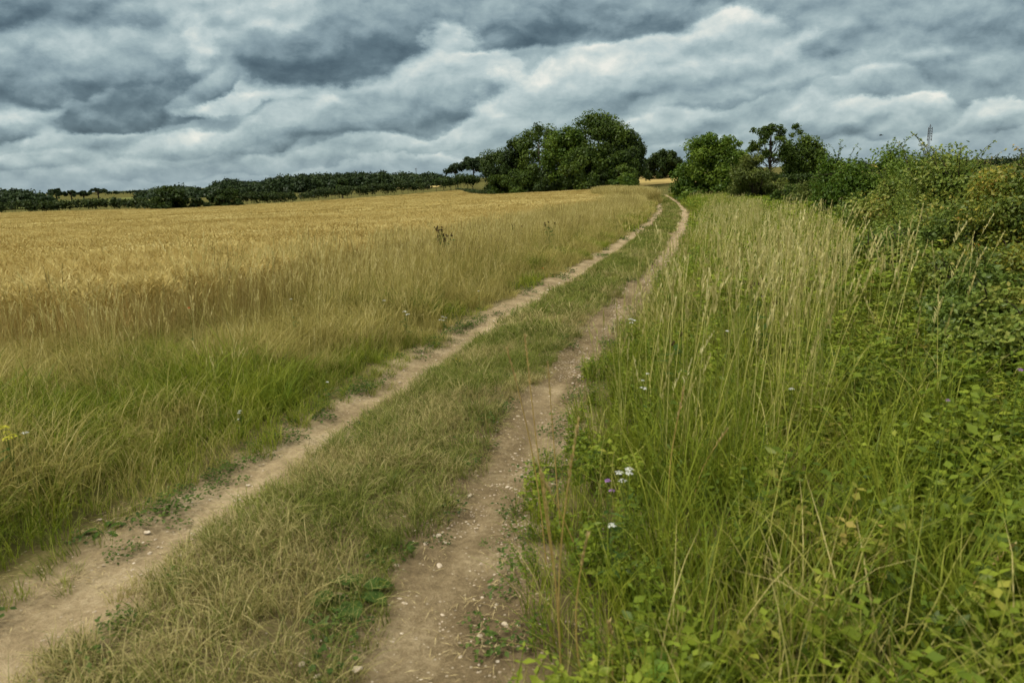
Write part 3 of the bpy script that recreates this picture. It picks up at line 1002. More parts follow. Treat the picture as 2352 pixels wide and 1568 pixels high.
g2m = [t_tuft('grass_clump', 175 + s, 34, .2, .012, (.3, .65), (.15, .7), (.05, .45)) for s in range(3)]
for i, (a, b, dn, tt) in enumerate([(1.0, 9, 40, g2), (8.5, 30, 18, g2m), (29, 110, 3.0, gf)]):
    P, u, rg = sample(a, b, dn, lambda X, Y, u: right_grass(X, Y, u - (0, .32, .6)[i]), seed=60 + i)
    dry = np.clip(-.04 + .38 * vnoise(P[:, 0], P[:, 1], .8, 20) + .2 * sst(P[:, 1], 5, 9) + rg.normal(0, .12, len(P)), 0, 1)
    scatter('green_grass', P, ru(rg, len(P)), rg.uniform(.75, 1.2, len(P)) * (.55 + .55 * sst(u, 1.1, 2.0)), dry, tt, 'long green grass on the right verge', rg.normal(0, .1, (len(P), 2)))
M_PALE = plant_mat('pale_grass_stem', [(0, (.10, .13, .02)), (.5, (.2, .22, .045)), (1, (.30, .28, .07))],
                   [(0, (.24, .22, .05)), (.5, (.40, .36, .10)), (1, (.55, .49, .19))], transl=.3, patch=.6,
                   seed=[(0, (.30, .26, .08)), (.5, (.50, .44, .17)), (1, (.68, .61, .31))])
pn_ = [t_tall('tall_grass', 180 + s, 9, 8, .15, .009, (.95, 1.4), (.4, .7), 16, .17, M_PALE, .13) for s in range(5)]
pm_ = [t_tall('tall_grass_clump', 190 + s, 10, 12, .25, .013, (.95, 1.4), (.4, .7), 9, .18, M_PALE, .12) for s in range(4)]
pf_ = [t_tall('tall_grass_patch', 195 + s, 20, 26, .6, .03, (.9, 1.3), (.4, .7), 5, .22, M_PALE, .12) for s in range(3)]
for i, (a, b, dn, tt) in enumerate([(3.0, 11, 14, pn_), (10.5, 32, 6, pm_), (31, 110, .7, pf_)]):
    P, u, rg = sample(a, b, dn, lambda X, Y, u: right_tall(X, Y, u - (.15, .5, .9)[i]), seed=70 + i)
    dry = np.clip(.55 + rg.normal(0, .2, len(P)), 0, 1)
    scatter('tall_pale_grass', P, rg.normal(0, .7, len(P)), rg.uniform(.7, 1.1, len(P)), dry, tt, 'tall pale seeding grass standing on the right verge', rg.normal(0, .06, (len(P), 2)))


# ---- gravel
def stone_mesh(name, seed, sub=1, mat=None):
    import bmesh
    bm = bmesh.new()
    bmesh.ops.create_icosphere(bm, subdivisions=sub, radius=.5)
    rg = np.random.default_rng(seed)
    sc = rg.uniform(.6, 1.2, 3) * (1, .8, .55)
    for v in bm.verts:
        v.co = Vector(v.co * float(rg.uniform(.8, 1.2))); v.co = Vector((v.co.x * sc[0], v.co.y * sc[1], v.co.z * sc[2]))
    me = bpy.data.meshes.new(name); bm.to_mesh(me); bm.free()
    me.materials.append(mat or M_SOIL_STONE)
    return me


def gravel_mask(X, Y, u):
    r = np.exp(-((u - .84) / .26) ** 2) * (.25 + .75 * sst(vnoise(X, Y, 1.4, 21), .3, .7))
    l = np.exp(-((u + .84) / .22) ** 2) * .16
    return np.clip(r + l, 0, 1)


sts = [stone_mesh('grit', 200 + s) for s in range(5)]
P, u, rg = sample(1.5, 13, 1300, gravel_mask, R_(40), seed=80)
scatter('gravel', P + (0, 0, .012), ru(rg, len(P)), np.clip(rg.lognormal(-4.5, .5, len(P)), .005, .045), 0, sts, 'small pale grit and pebbles in the wheel ruts')
P, u, rg = sample(12, 90, 120, gravel_mask, R_(40), seed=81)
scatter('gravel', P + (0, 0, .012), ru(rg, len(P)), np.clip(rg.lognormal(-3.7, .5, len(P)), .01, .09), 0, sts, 'pale broken stone in the far wheel ruts')

def t_litter(name, seed):
    rg = np.random.default_rng(seed); g = Geo()
    n = 14
    b = disc(rg, n, .10); b[:, 2] = rg.uniform(.002, .008, n)
    d = ru(rg, n); L = rg.uniform(.02, .09, n)
    dv = np.stack([np.cos(d), np.sin(d), rg.normal(0, .06, n)], -1)
    g.leaves(rg, b, np.stack([rg.normal(0, .15, n), rg.normal(0, .15, n), np.ones(n)], -1), L, .0032, rg.random(n), 0, dv, fold=.05)
    return g.mesh(name, M_LITTER)


M_LITTER = flat_mat('dead_straw', [(.3, (.16, .11, .05)), (.5, (.32, .25, .12)), (.7, (.50, .42, .22))], 30, .1)
P, u, rg = sample(1.5, 12, 60, lambda X, Y, u: (np.abs(u) < 1.45) * (.12 + .8 * np.exp(-((np.abs(u) - .55) / .12) ** 2) + .8 * np.exp(-((np.abs(u) - 1.15) / .15) ** 2)), R_(42), seed=85)
scatter('straw_litter', P + (0, 0, .014), ru(rg, len(P)), rg.uniform(.7, 1.3, len(P)), 0, [t_litter('dead_straw', 220 + q) for q in range(5)], 'dead straw and stalks lying on the bare soil')

# ------------------------------------------------------------------ trees, bushes and hedges
def folmat(name, a, b, c, transl=.25):
    return leaf_mat(name, [(0.05, a), (.5, b), (.95, c)], transl)


F_DARK = folmat('dark_foliage', (.018, .032, .008), (.036, .058, .012), (.066, .096, .018))
F_MID = folmat('green_foliage', (.026, .047, .009), (.060, .094, .013), (.112, .155, .021))
F_LIGHT = folmat('light_foliage', (.03, .06, .008), (.066, .112, .012), (.13, .18, .02))
F_HAW = folmat('hawthorn_foliage', (.036, .072, .009), (.078, .13, .013), (.155, .21, .022), .3)
F_OLIVE = folmat('olive_foliage', (.045, .06, .012), (.09, .115, .022), (.16, .18, .035), .3)
F_BRAMBLE = leaf_mat('bramble_foliage', [(0, (.052, .083, .014)), (.4, (.108, .156, .023)), (.7, (.18, .215, .034)), (.9, (.24, .24, .045)), (1.0, (.34, .27, .05))], .3, .012, .7)
F_RUST = leaf_mat('turning_foliage', [(0, (.042, .066, .012)), (.42, (.092, .128, .019)), (.70, (.155, .18, .025)), (.9, (.30, .25, .03)), (1.0, (.36, .19, .035))], .3, .012, .7)
F_FAR = folmat('distant_foliage', (.016, .028, .012), (.028, .046, .016), (.048, .070, .02), .15)
F_FAR2 = folmat('hedge_foliage', (.02, .032, .010), (.036, .054, .014), (.062, .084, .02), .2)
B_DARK = bark_mat('dark_bark', (.03, .022, .014), (.07, .055, .04))
B_PALE = bark_mat('pale_bark', (.10, .085, .06), (.22, .19, .15))


def unit(rg, n, zmin=-1.0):
    v = rg.normal(size=(int(n * 3) + 8, 3)); v /= np.linalg.norm(v, axis=1, keepdims=True)
    v = v[v[:, 2] > zmin]
    return v[:n]


def lobes_in(rg, c, rad, k, lr, zmin=-.75, inner=.5, outer=.9):
    """sub-clumps filling an ellipsoid"""
    d = unit(rg, k, zmin)
    q = rg.uniform(inner, outer, len(d))[:, None]
    P = np.asarray(c) + d * q * np.asarray(rad)
    r = lr * rg.uniform(.65, 1.3, len(d))
    return np.concatenate([P, r[:, None]], 1)


def leaf_cloud(g, rg, lobes, n, size, flat=.75, shell=.55, real=False, up=.35):
    w = lobes[:, 3] ** 2; w = w / w.sum()
    i = rg.choice(len(lobes), n, p=w)
    d = unit(rg, n)
    d = d[:n]
    rr = (shell + (1 - shell) * rg.random(n) ** .6)[:, None]
    rr = np.where(rg.random((n, 1)) < .06, rr * 1.22, rr)
    core = rg.random(n) < .22
    rr = np.where(core[:, None], rg.uniform(.1, .6, (n, 1)), rr)
    pos = lobes[i, :3] + d * rr * lobes[i, 3:4] * np.array([1, 1, flat])
    nr = d * .55 + rg.normal(size=(n, 3)) * .55 + np.array([0, 0, up])
    lobrnd = rg.random(len(lobes))
    rnd = np.clip(lobrnd[i] * .55 + rg.random(n) * .45, 0, 1)
    s = size * rg.uniform(.6, 1.4, n) * np.where(core, 1.5, 1.0)
    if real:
        dv = d + rg.normal(size=(n, 3)) * .8
        g.leaves(rg, pos, nr, s, s * rg.uniform(.5, .75, n), rnd, 0, dv)
    else:
        g.quads(rg, pos, nr, s, rnd)


def tree(name, label, cat, x, y, topz, rad, n, size, seed, mat, bark=B_DARK, base=None, trunk=.2, crownlow=.15, k=34, lr=.3, group=None,
         flat=.75, inner=.5, extra=None, branches=12, zmin=-.8, shape=1.0, lean=(0, 0), skirt=0):
    """rad = (rx, ry); crown reaches from crownlow*height to the top"""
    rg = np.random.default_rng(seed)
    z0 = gzf(x, y) if base is None else base
    H = topz - z0
    t = thing(name, label, cat, (x, y, z0), group)
    zc = H * (crownlow + 1) / 2; rz = H * (1 - crownlow) / 2
    L = lobes_in(rg, (lean[0], lean[1], zc), (rad[0], rad[1], rz), k, lr * min(rad[0], rz), zmin, inner)
    # narrower towards the top
    tt = np.clip((L[:, 2] - zc) / rz, -1, 1)
    L[:, :2] *= (1 - .22 * shape * np.clip(tt, 0, 1))[:, None]
    L[:, 2] = np.minimum(L[:, 2], H - L[:, 3] * flat * .9)
    if extra is not None:
        L = np.concatenate([L, np.asarray(extra, float)])
    if skirt:
        a = rg.uniform(0, 6.283, skirt); q = rg.uniform(.45, .95, skirt)
        L = np.concatenate([L, np.stack([rad[0] * q * np.cos(a), rad[1] * q * np.sin(a), H * rg.uniform(.04, .24, skirt), lr * min(rad[0], rz) * rg.uniform(.7, 1.2, skirt)], -1)])
    g = Geo()
    leaf_cloud(g, rg, L, n, size, flat)
    obj('crown', g.mesh('crown', mat), t)
    g = Geo()
    zt = H * (crownlow + .45)
    ph = np.array([[0, 0, -.3], [lean[0] * .15 + .04, 0, zt * .3], [lean[0] * .3, lean[1] * .3, zt * .65], [lean[0] * .6, lean[1] * .6, zt], [lean[0], lean[1], H * .88]])
    g.tube(ph, [trunk * 1.25, trunk, trunk * .8, trunk * .55, trunk * .12], 7)
    for j in rg.choice(len(L), min(branches, len(L)), replace=False):
        e = L[j, :3]
        s = ph[2] * rg.uniform(.5, 1.0) + (ph[3] - ph[2]) * rg.uniform(0, .8)
        m = s * .45 + e * .55 + rg.normal(0, .08, 3) * H * .12 - (0, 0, H * .03)
        g.tube(np.array([s, m, e]), [trunk * .4, trunk * .25, trunk * .06], 5)
    obj('trunk', g.mesh('trunk', bark), t)
    return t


def bush(name, label, cat, x, y, topz, rad, n, size, seed, mat, k=30, lr=.34, group=None, real=False, flat=.8, sprigs=0, sprlen=.6, extra=None, stems=8, base=None, yaw=0.0, sprigmat=None):
    rg = np.random.default_rng(seed)
    z0 = gzf(x, y) if base is None else base
    H = topz - z0
    t = thing(name, label, cat, (x, y, z0), group)
    t.rotation_euler = (0, 0, yaw)
    L = lobes_in(rg, (0, 0, H * .42), (rad[0], rad[1], H * .52), k, lr * min(rad[0], rad[1], H * .6), -.85, .45, .92)
    L[:, 2] = np.clip(L[:, 2], H * .1, H - L[:, 3] * flat * .8)
    if extra is not None:
        L = np.concatenate([L, np.asarray(extra, float)])
    g = Geo()
    leaf_cloud(g, rg, L, n, size, flat, real=real)
    gs = Geo()
    stool = gs.tube(np.array([[0, 0, -.25], [0, 0, -.08]]), [.09, .07], 5)[1]
    ends = []
    top = np.argsort(-L[:, 2])[:max(3, len(L) // 3)]
    pick = list(rg.choice(len(L), min(stems, len(L)), replace=False)) + (list(rg.choice(top, min(5, len(top)), replace=False)) if sprigs else [])
    for j in pick:
        e = L[j, :3]
        m = np.array([e[0] * .6, e[1] * .6, e[2] * .5]) + rg.normal(0, .06, 3) * H
        rs = gs.tube(np.array([[0, 0, -.08], m * (.4, .4, .5), m, e]), np.array([.035, .03, .024, .010]) * H / 3, 5, root=stool)
        ends.append((j, rs[-1]))
    ends = [q for q in ends if q[0] in set(top.tolist())] or ends
    # long shoots standing out of the top
    if sprigs:
        for j in range(sprigs):
            q, ring = ends[rg.integers(len(ends))]
            near = top[np.argsort(np.linalg.norm(L[top, :3] - L[q, :3], axis=1))[:max(3, len(top) // 3)]]
            q2 = L[rg.choice(near)]
            a = rg.uniform(0, 6.28); ln = sprlen * rg.uniform(.4, 1.2); le = rg.uniform(.1, .9)
            ts = np.linspace(0, 1, 8)
            b0 = q2[:3] + np.array([math.cos(a), math.sin(a), .6]) * q2[3] * .6
            Pp = curve_pts(b0, ln, le, a, .2, 1.6, ts)
            gs.tube(np.concatenate([L[q, :3][None], Pp]), np.concatenate([[.01], np.linspace(.007, .002, 8)]) * max(1, size / .08), 5, root=ring)
            m = max(6, int(ln / (size * .45)))
            tl = np.linspace(.1, 1, m)
            Pl = curve_pts(b0, ln, le, a, .2, 1.6, tl)
            dv = rg.normal(size=(m, 3)) + (0, 0, .5)
            sz = size * rg.uniform(.6, 1.1, m)
            if real:
                g.leaves(rg, Pl, rg.normal(size=(m, 3)) * .6 + (0, 0, .8), sz, sz * .6, rg.random(m), 0, dv)
            else:
                g.quads(rg, Pl + rg.normal(0, size * .3, (m, 3)), rg.normal(size=(m, 3)), sz, rg.random(m))
    obj('foliage', g.mesh('foliage', mat), t)
    obj('stems', gs.mesh('stems', B_DARK), t)
    return t


def hedge(name, label, pts, heights, n_per_m, size, seed, mat, width=1.6, cat='hedge', group=None, lump=.32):
    """a run of hedge along a line of ground points; one thing of foliage over stems"""
    rg = np.random.default_rng(seed)
    P = np.array(pts, float); seg = np.linalg.norm(np.diff(P, axis=0), axis=1); cum = np.concatenate([[0], np.cumsum(seg)])
    Lt = cum[-1]
    hm = float(np.mean(heights))
    nl = int(Lt / (hm * .32)) * 6 + 8
    s = rg.uniform(0, Lt, nl)
    x = np.interp(s, cum, P[:, 0]); y = np.interp(s, cum, P[:, 1])
    hh = np.interp(s, cum, heights) * (1 - lump * .5 + lump * vnoise(s, s * 0, .55 / hm * 2, seed))
    r = hh * rg.uniform(.24, .36, nl)
    q = rg.random(nl)
    z = r * .7 + (hh - r * 1.6) * np.where(q < .5, 1.0, q)
    off = rg.normal(0, width * .3, nl)
    tg = np.stack([np.interp(s + .5, cum, P[:, 0]) - np.interp(s - .5, cum, P[:, 0]), np.interp(s + .5, cum, P[:, 1]) - np.interp(s - .5, cum, P[:, 1])], -1)
    tg /= np.linalg.norm(tg, axis=1, keepdims=True) + 1e-9
    x = x - tg[:, 1] * off; y = y + tg[:, 0] * off
    gz = ground_z(x, y)
    c = P.mean(0); z0 = gzf(*c)
    t = thing(name, label, cat, (c[0], c[1], z0), group)
    L = np.stack([x - c[0], y - c[1], gz + z - z0, r], -1)
    g = Geo(); leaf_cloud(g, rg, L, int(n_per_m * 1.7 * Lt), size, .9)
    obj('foliage', g.mesh('foliage', mat), t)
    gs = Geo()
    js = np.argsort(s)[::max(1, nl // 30)]
    if len(js) > 1:
        base = np.stack([L[js, 0], L[js, 1], gz[js] - z0 - .15], -1)
        rings = gs.tube(base, .07, 5)
        for j, b_, r_ in zip(js, base, rings):
            gs.tube(np.stack([b_, [L[j, 0], L[j, 1], L[j, 2]]]), [.07, .03], 5, root=r_)
    obj('stems', gs.mesh('stems', B_DARK), t)
    return t


# ---- the clump of tall trees left of the track
def clump_tree(px, ptop, hw, D, label, mat, n, seed, size=.42, crownlow=.0, skirt=14, flat=.95, cat='tree', name='broadleaf_tree', **kw):
    x, y = spot(px, D)
    w = hw * D / 1589.0
    return tree(name, label, cat, x, y, top_z(px, ptop, D), (w, w * .9), n, size, seed, mat, crownlow=crownlow, flat=flat, group='trees of the clump beside the crop', skirt=skirt, **kw)


clump_tree(1375, 252, 92, 146, 'tallest dark green tree in the middle of the clump', F_MID, 26000, 301, k=90, lr=.25, trunk=.4)
clump_tree(1240, 274, 70, 150, 'tall tree with gaps in its crown and pale limbs, left half of the clump', F_MID, 8500, 302, k=36, lr=.22, trunk=.3, bark=B_PALE, inner=.6, branches=26)
clump_tree(1298, 282, 64, 142, 'yellow green tree standing in front of the tallest tree of the clump', F_LIGHT, 13000, 303, k=60, lr=.26)
clump_tree(1432, 284, 58, 144, 'round dark tree at the right end of the clump', F_DARK, 15000, 304, k=60, lr=.28, crownlow=.06)
clump_tree(1150, 338, 52, 158, 'low dark tree at the left end of the clump', F_DARK, 14000, 305, k=46, lr=.32)
clump_tree(1186, 315, 44, 152, 'slender dark tree between the low left tree and the gappy tall tree', F_DARK, 12000, 306, k=46, lr=.3)
clump_tree(1340, 330, 60, 138, 'low spreading olive green tree at the front of the clump', F_MID, 14000, 307, k=50, lr=.28)
clump_tree(1420, 345, 52, 139, 'low spreading dark tree at the front right of the clump', F_MID, 14000, 308, k=50, lr=.3)
for (px, pt, hw, D, lab, m, sd) in [
        (1150, 392, 34, 147, 'dark shrub at the left foot of the clump', F_MID, 311),
        (1205, 372, 40, 143, 'tall green shrub under the gappy tall tree of the clump', F_MID, 312),
        (1265, 385, 44, 141, 'broad dark shrub at the foot of the clump beside the crop edge', F_DARK, 313),
        (1330, 388, 44, 139, 'dark shrub at the foot of the clump in its deepest shade', F_DARK, 314),
        (1390, 392, 40, 137, 'dark shrub at the right foot of the clump', F_DARK, 315),
        (1432, 394, 30, 128, 'pale green round shrub at the right corner of the clump', F_LIGHT, 316)]:
    x, y = spot(px, D); w = hw * D / 1589.0
    bush('shrub', lab, 'shrub', x, y, top_z(px, pt, D), (w, w * .8), 9000, .36, sd, m, k=22, lr=.42, group='shrubs along the foot of the clump')

# ---- pair of oaks on the rise left of the clump
x, y = spot(1088, 330); w = 36 * 330 / 1589.
tree('oak_tree', 'broad flat topped oak on the rise, larger of the pair left of the clump', 'tree', x, y, top_z(1088, 357, 330), (w, w), 5200, .75, 320, F_FAR, crownlow=.2, k=34, lr=.42, trunk=.35, zmin=-.3, group='pair of oaks on the rise')
x, y = spot(1046, 325); w = 22 * 325 / 1589.
tree('oak_tree', 'small open oak on the rise, left one of the pair', 'tree', x, y, top_z(1046, 374, 325), (w, w), 2200, .7, 321, F_FAR, crownlow=.2, k=20, lr=.42, trunk=.2, zmin=-.3, group='pair of oaks on the rise')

# ---- trees around the end of the track
x, y = spot(1522, 165); w = 40 * 165 / 1589.
tree('round_tree', 'round dark tree standing alone beyond the end of the track', 'tree', x, y, top_z(1522, 340, 165), (w, w), 13000, .45, 330, F_DARK, crownlow=.0, k=66, lr=.28, flat=.95, skirt=20)
x, y = spot(1470, 176); w = 22 * 176 / 1589.
bush('shrub', 'small dark bush between the clump and the lone round tree', 'shrub', x, y, top_z(1470, 362, 176), (w, w), 2500, .4, 331, F_MID, k=16)
x, y = spot(1632, 84); w = 80 * 84 / 1589.
tree('hawthorn_tree', 'bright green hawthorn with spreading tiers right of the track bend', 'tree', x, y, top_z(1632, 298, 84), (w, w * .9), 26000, .28, 332, F_HAW, crownlow=-.08, k=90, lr=.26, skirt=30, flat=.68, trunk=.2, shape=1.6,
     extra=[(-.85 * w, 0, 2.6, .95), (-.95 * w, .3, 3.1, .7), (-.7 * w, -.5, 2.0, .9), (0, -.6, 3.4, 1.3), (.7, -.9, 4.3, 1.2), (-.9, -.7, 4.1, 1.2), (.3, -.6, 2.4, 1.3), (0, -.5, 5.0, 1.1), (1.2, -.4, 3.2, 1.2), (-1.2, -.4, 3.0, 1.2), (.5 * w, 0, 6.6, .7), (.72 * w, 0, 6.1, .6)])
x, y = spot(1690, 96); w = 40 * 96 / 1589.
tree('hawthorn_tree', 'dark bushy tree filling the gap between the bright hawthorn and the thin open tree', 'tree', x, y, top_z(1690, 322, 96), (w, w * .9), 12000, .28, 338, F_MID, crownlow=-.05, k=50, lr=.32, flat=.85, trunk=.2, skirt=20)
x, y = spot(1735, 66); w = 66 * 66 / 1589.
bush('hawthorn_bush', 'rounded olive green bush right of the bright hawthorn', 'bush', x, y, top_z(1735, 346, 66), (w, w * .8), 14000, .17, 333, F_OLIVE, k=40, lr=.34, sprigs=26, sprlen=.7)
x, y = spot(1768, 134); w = 62 * 134 / 1589.
D = 134
hb = gzf(x, y); zt = top_z(1768, 270, D) - hb
tree('open_tree', 'thin open tree with sky showing through its branches, behind the olive bush', 'tree', x, y, top_z(1768, 270, D), (w * .8, w * .6), 4200, .36, 334, F_MID, crownlow=.12, k=44, lr=.19, inner=.45, trunk=.22, branches=30, zmin=-.6,
     extra=[(.80 * w, 0, zt * .86, .75), (.95 * w, .2, zt * .78, .7), (.7 * w, 0, zt * .74, .6), (-.6 * w, 0, zt * .82, .7)])
x, y = spot(1840, 140); w = 52 * 140 / 1589.
tree('round_tree', 'dense rounded dark tree right of the thin open tree', 'tree', x, y, top_z(1840, 308, 140), (w, w), 14000, .38, 335, F_MID, crownlow=.02, k=64, lr=.3, flat=.9, skirt=20)
hedge('field_hedge', 'low trimmed dark hedge under the dense rounded tree', [spot(1775, 128), spot(1850, 126), spot(1960, 124)], [2.3, 2.3, 2.3], 160, .3, 336, F_DARK, 1.2, lump=.1)
# far tree line on the right
hedge('tree_line', 'distant dark tree line showing above the right hedge', [spot(1880, 215), spot(1950, 220), spot(2020, 220), spot(2120, 225), spot(2260, 230), spot(2420, 235), spot(2600, 240)], [5.6, 4.9, 4.6, 4.6, 4.8, 5.0, 5.2], 70, .5, 337, F_FAR, 4, cat='tree line', lump=.4)

# ---- left distance: hedges, single trees and woods
def hline(cols, D):
    return [spot(c, d) for c, d in zip(cols, D if hasattr(D, '__len__') else [D] * len(cols))]


hedge('field_hedge', 'long clipped hedge at the far left edge of the crop', hline((-120, 0, 60, 120, 180, 240), 182), [3.0, 3.0, 2.9, 3.0, 3.2, 3.2], 105, .45, 341, F_FAR2, 2.2, group='hedges along the far crop edge')
hedge('field_hedge', 'hedge right of the narrow gap at the far left crop edge', hline((253, 290, 330, 365), (181, 178, 174, 170)), [3.4, 3.2, 2.8, 2.8], 105, .45, 342, F_FAR2, 2.2, group='hedges along the far crop edge')
x, y = spot(386, 170); w = 34 * 170 / 1589.
tree('hedge_tree', 'big round dark hedge tree left of the middle of the far crop edge', 'tree', x, y, top_z(386, 426, 170), (w, w * .8), 9000, .5, 343, F_DARK, crownlow=.02, k=26, lr=.34, skirt=20)
x, y = spot(447, 172); w = 24 * 172 / 1589.
bush('hedge_bush', 'low bush right of the big round hedge tree', 'bush', x, y, top_z(447, 450, 172), (w, w * .8), 2200, .42, 344, F_FAR2, k=16)
x, y = spot(512, 176); w = 40 * 176 / 1589.
tree('hedge_tree', 'broad dark hedge tree at the left end of the long hedgerow', 'tree', x, y, top_z(512, 428, 176), (w, w * .8), 9000, .5, 345, F_DARK, crownlow=.02, k=26, lr=.34, skirt=20)
hedge('hedgerow', 'bushy hedgerow along the middle of the far crop edge', hline((540, 580, 620, 675), (178, 180, 183, 187)), [3.4, 3.6, 3.2, 3.1], 115, .42, 346, F_FAR2, 2.4, group='hedges along the far crop edge')
hedge('hedgerow', 'uneven hedgerow running up the rise left of the oaks', hline((690, 740, 800, 860, 920, 985), (190, 194, 200, 206, 213, 222)), [3.1, 3.6, 3.7, 3.6, 3.9, 3.6], 115, .42, 347, F_FAR2, 2.4, group='hedges along the far crop edge')
x, y = spot(784, 205); w = 17 * 205 / 1589.
tree('hedge_tree', 'small tree standing up out of the hedgerow on the rise', 'tree', x, y, top_z(784, 410, 205), (w, w), 1800, .45, 348, F_DARK, crownlow=.1, k=14, lr=.4)
hedge('hedgerow', 'rounded hedge bushes just below the oaks', hline((1000, 1035, 1070, 1100), (232, 236, 240, 240)), [4.6, 4.8, 5.2, 4.8], 160, .45, 349, F_DARK, 2.6, group='hedges along the far crop edge')
hedge('ditch_hedge', 'thin dark strip of rough growth between the crop corner and the clump', hline((1048, 1066, 1082, 1100, 1112), (222, 205, 190, 172, 160)), [1.1, 1.1, 1.2, 1.2, 1.2], 40, .25, 350, F_FAR2, .8)
hedge('hedgerow', 'second thin hedge behind the hedgerow on the rise', hline((690, 800, 900, 1010), (290, 300, 310, 320)), [2.6, 2.6, 2.6, 2.6], 60, .5, 351, F_FAR2, 2.0, group='hedges on the rise')
for (px, pt, hw, lab, sd) in [(128, 432, 20, 'spreading tree beside the left wood, nearest to it of the row of four', 361), (162, 437, 16, 'round tree second from the left wood in the row of four', 362),
                              (190, 438, 13, 'small domed tree third from the left wood in the row of four', 363), (224, 431, 21, 'broad crowned tree standing apart at the right end of the row of four', 364)]:
    x, y = spot(px, 380); w = hw * 380 / 1589.
    tree('field_tree', lab, 'tree', x, y, top_z(px, pt, 380), (w, w), 1500, .8, sd, F_FAR, crownlow=.3, k=14, lr=.42, trunk=.3, zmin=-.4, group='row of four trees beyond the left hedge')
for (px, pt, hw, lab, sd) in [(310, 445, 5, 'tiny far tree on the skyline between the two woods', 366)]:
    x, y = spot(px, 760); w = hw * 760 / 1589.
    tree('skyline_tree', lab, 'tree', x, y, top_z(px, pt, 760), (w, w), 300, 1.4, sd, F_FAR, crownlow=.2, k=6, lr=.5, trunk=.3)
hedge('tree_line', 'low far tree line on the skyline between the two woods', hline((240, 275, 320, 380), 780), [5, 4, 4.5, 5], 14, 1.4, 367, F_FAR, 4, cat='tree line')


def wood(label, cols, tops, D, depth, seed, crown=3.6, n=170):
    """far woodland read as one mass: many crowns with their trunks in one mesh"""
    rg = np.random.default_rng(seed)
    g = Geo(); gt = Geo()
    L = []
    rows = 4
    for r in range(rows):
        Dr = D + depth * r / rows
        a = rg.uniform(cols[0], cols[-1], int(n / rows))
        for c in a:
            x, y = spot(c, Dr + rg.uniform(-4, 4))
            tz = top_z(c, np.interp(c, cols, tops), Dr) + rg.normal(-.5, .8) - (rows - 1 - r) * .5
            z0 = gzf(x, y)
            cr = crown * rg.uniform(.7, 1.25)
            for q in range(8):
                L.append((x + rg.normal(0, cr * .4), y + rg.normal(0, cr * .4), tz - cr * .55 - rg.random() * max(1.5, tz - z0 - cr * .6), cr * rg.uniform(.4, .65)))
            L.append((x, y, tz - cr * .6, cr * .7))
            if r == 0:
                gt.tube(np.array([[x, y, z0 - .2], [x, y, tz - cr]]), [.3, .15], 5)
    L = np.array(L)
    leaf_cloud(g, rg, L, int(n * 230), 1.05, .85)
    me = g.mesh('woodland', F_FAR)
    o = tag(obj('woodland', me), label, None, kind='stuff')
    return o


wood('dark wood at the far left beyond the hedge', (-160, 0, 60, 115), (432, 430, 432, 440), 300, 60, 371, n=160)
wood('rounded dark wood on the skyline left of the ridge wood', (318, 345, 400, 440, 472), (446, 432, 423, 424, 434), 290, 60, 372, n=140)
wood('long dark wood along the ridge above the hedgerow', (475, 510, 525, 560, 620, 700, 800, 900, 960, 1010, 1030), (426, 412, 408, 416, 406, 398, 396, 394, 396, 400, 403), 290, 140, 373, crown=3.0, n=560)

# ---- bushes of the right hedge
def hb_(px, ptop, hw, D, depth, label, mat, n, size, seed, real=True, **kw):
    x, y = spot(px, D)
    w = hw * D / 1589.0
    return bush(kw.pop('name', 'bramble_bush'), label, 'bush', x, y, top_z(px, ptop, D), (w, depth), n, size, seed, mat, real=real, group='bushes of the right hedge', yaw=-math.atan2(x, y), **kw)


hb_(1990, 330, 105, 31, 1.7, 'green thorn bush with arching top shoots at the far end of the right hedge', F_HAW, 22000, .11, 401, k=44, lr=.36, sprigs=30, sprlen=.9, name='thorn_bush')
hb_(1880, 410, 70, 44, 1.6, 'low pale green bush between the olive bush and the thorn bush', F_OLIVE, 9000, .13, 402, k=26, lr=.4, sprigs=14, sprlen=.5)
hb_(1810, 420, 46, 52, 1.4, 'small dark bush behind the tall pale grass', F_MID, 6000, .14, 403, k=18, lr=.4, sprigs=8, sprlen=.4)
hb_(2115, 358, 120, 19.5, 1.6, 'wide green bramble bush in the middle of the right hedge', F_BRAMBLE, 26000, .075, 404, k=46, lr=.36, sprigs=22, sprlen=.5)
hb_(2225, 332, 135, 15.5, 1.5, 'tall bramble bush with long shoots against the sky', F_BRAMBLE, 30000, .062, 405, k=50, lr=.36, sprigs=42, sprlen=.55)
hb_(2370, 350, 130, 12.5, 1.4, 'turning yellow and rust bush at the right edge of the view', F_RUST, 30000, .056, 406, k=50, lr=.36, sprigs=24, sprlen=.35)
hb_(2150, 470, 130, 13.5, 1.2, 'low leafy bramble mound in front of the tall bramble bush', F_BRAMBLE, 22000, .058, 407, k=40, lr=.38, sprigs=20, sprlen=.3)
hb_(2330, 540, 130, 9.2, 1.1, 'low turning bramble mound nearest to the camera in the hedge', F_RUST, 20000, .05, 408, k=36, lr=.38, sprigs=18, sprlen=.25)

hb_(2240, 600, 150, 8.4, 1.1, 'low green bramble patch in front of the turning mound', F_BRAMBLE, 20000, .05, 409, k=40, lr=.4, sprigs=20, sprlen=.25)
hb_(2060, 540, 110, 11.5, 1.2, 'low green bramble patch beside the tall pale grass', F_BRAMBLE, 18000, .055, 410, k=36, lr=.4, sprigs=18, sprlen=.3)
hb_(2400, 640, 130, 6.6, .9, 'low bramble patch at the right edge of the view above the leafy weeds', F_BRAMBLE, 18000, .045, 411, k=36, lr=.4, sprigs=14, sprlen=.2)

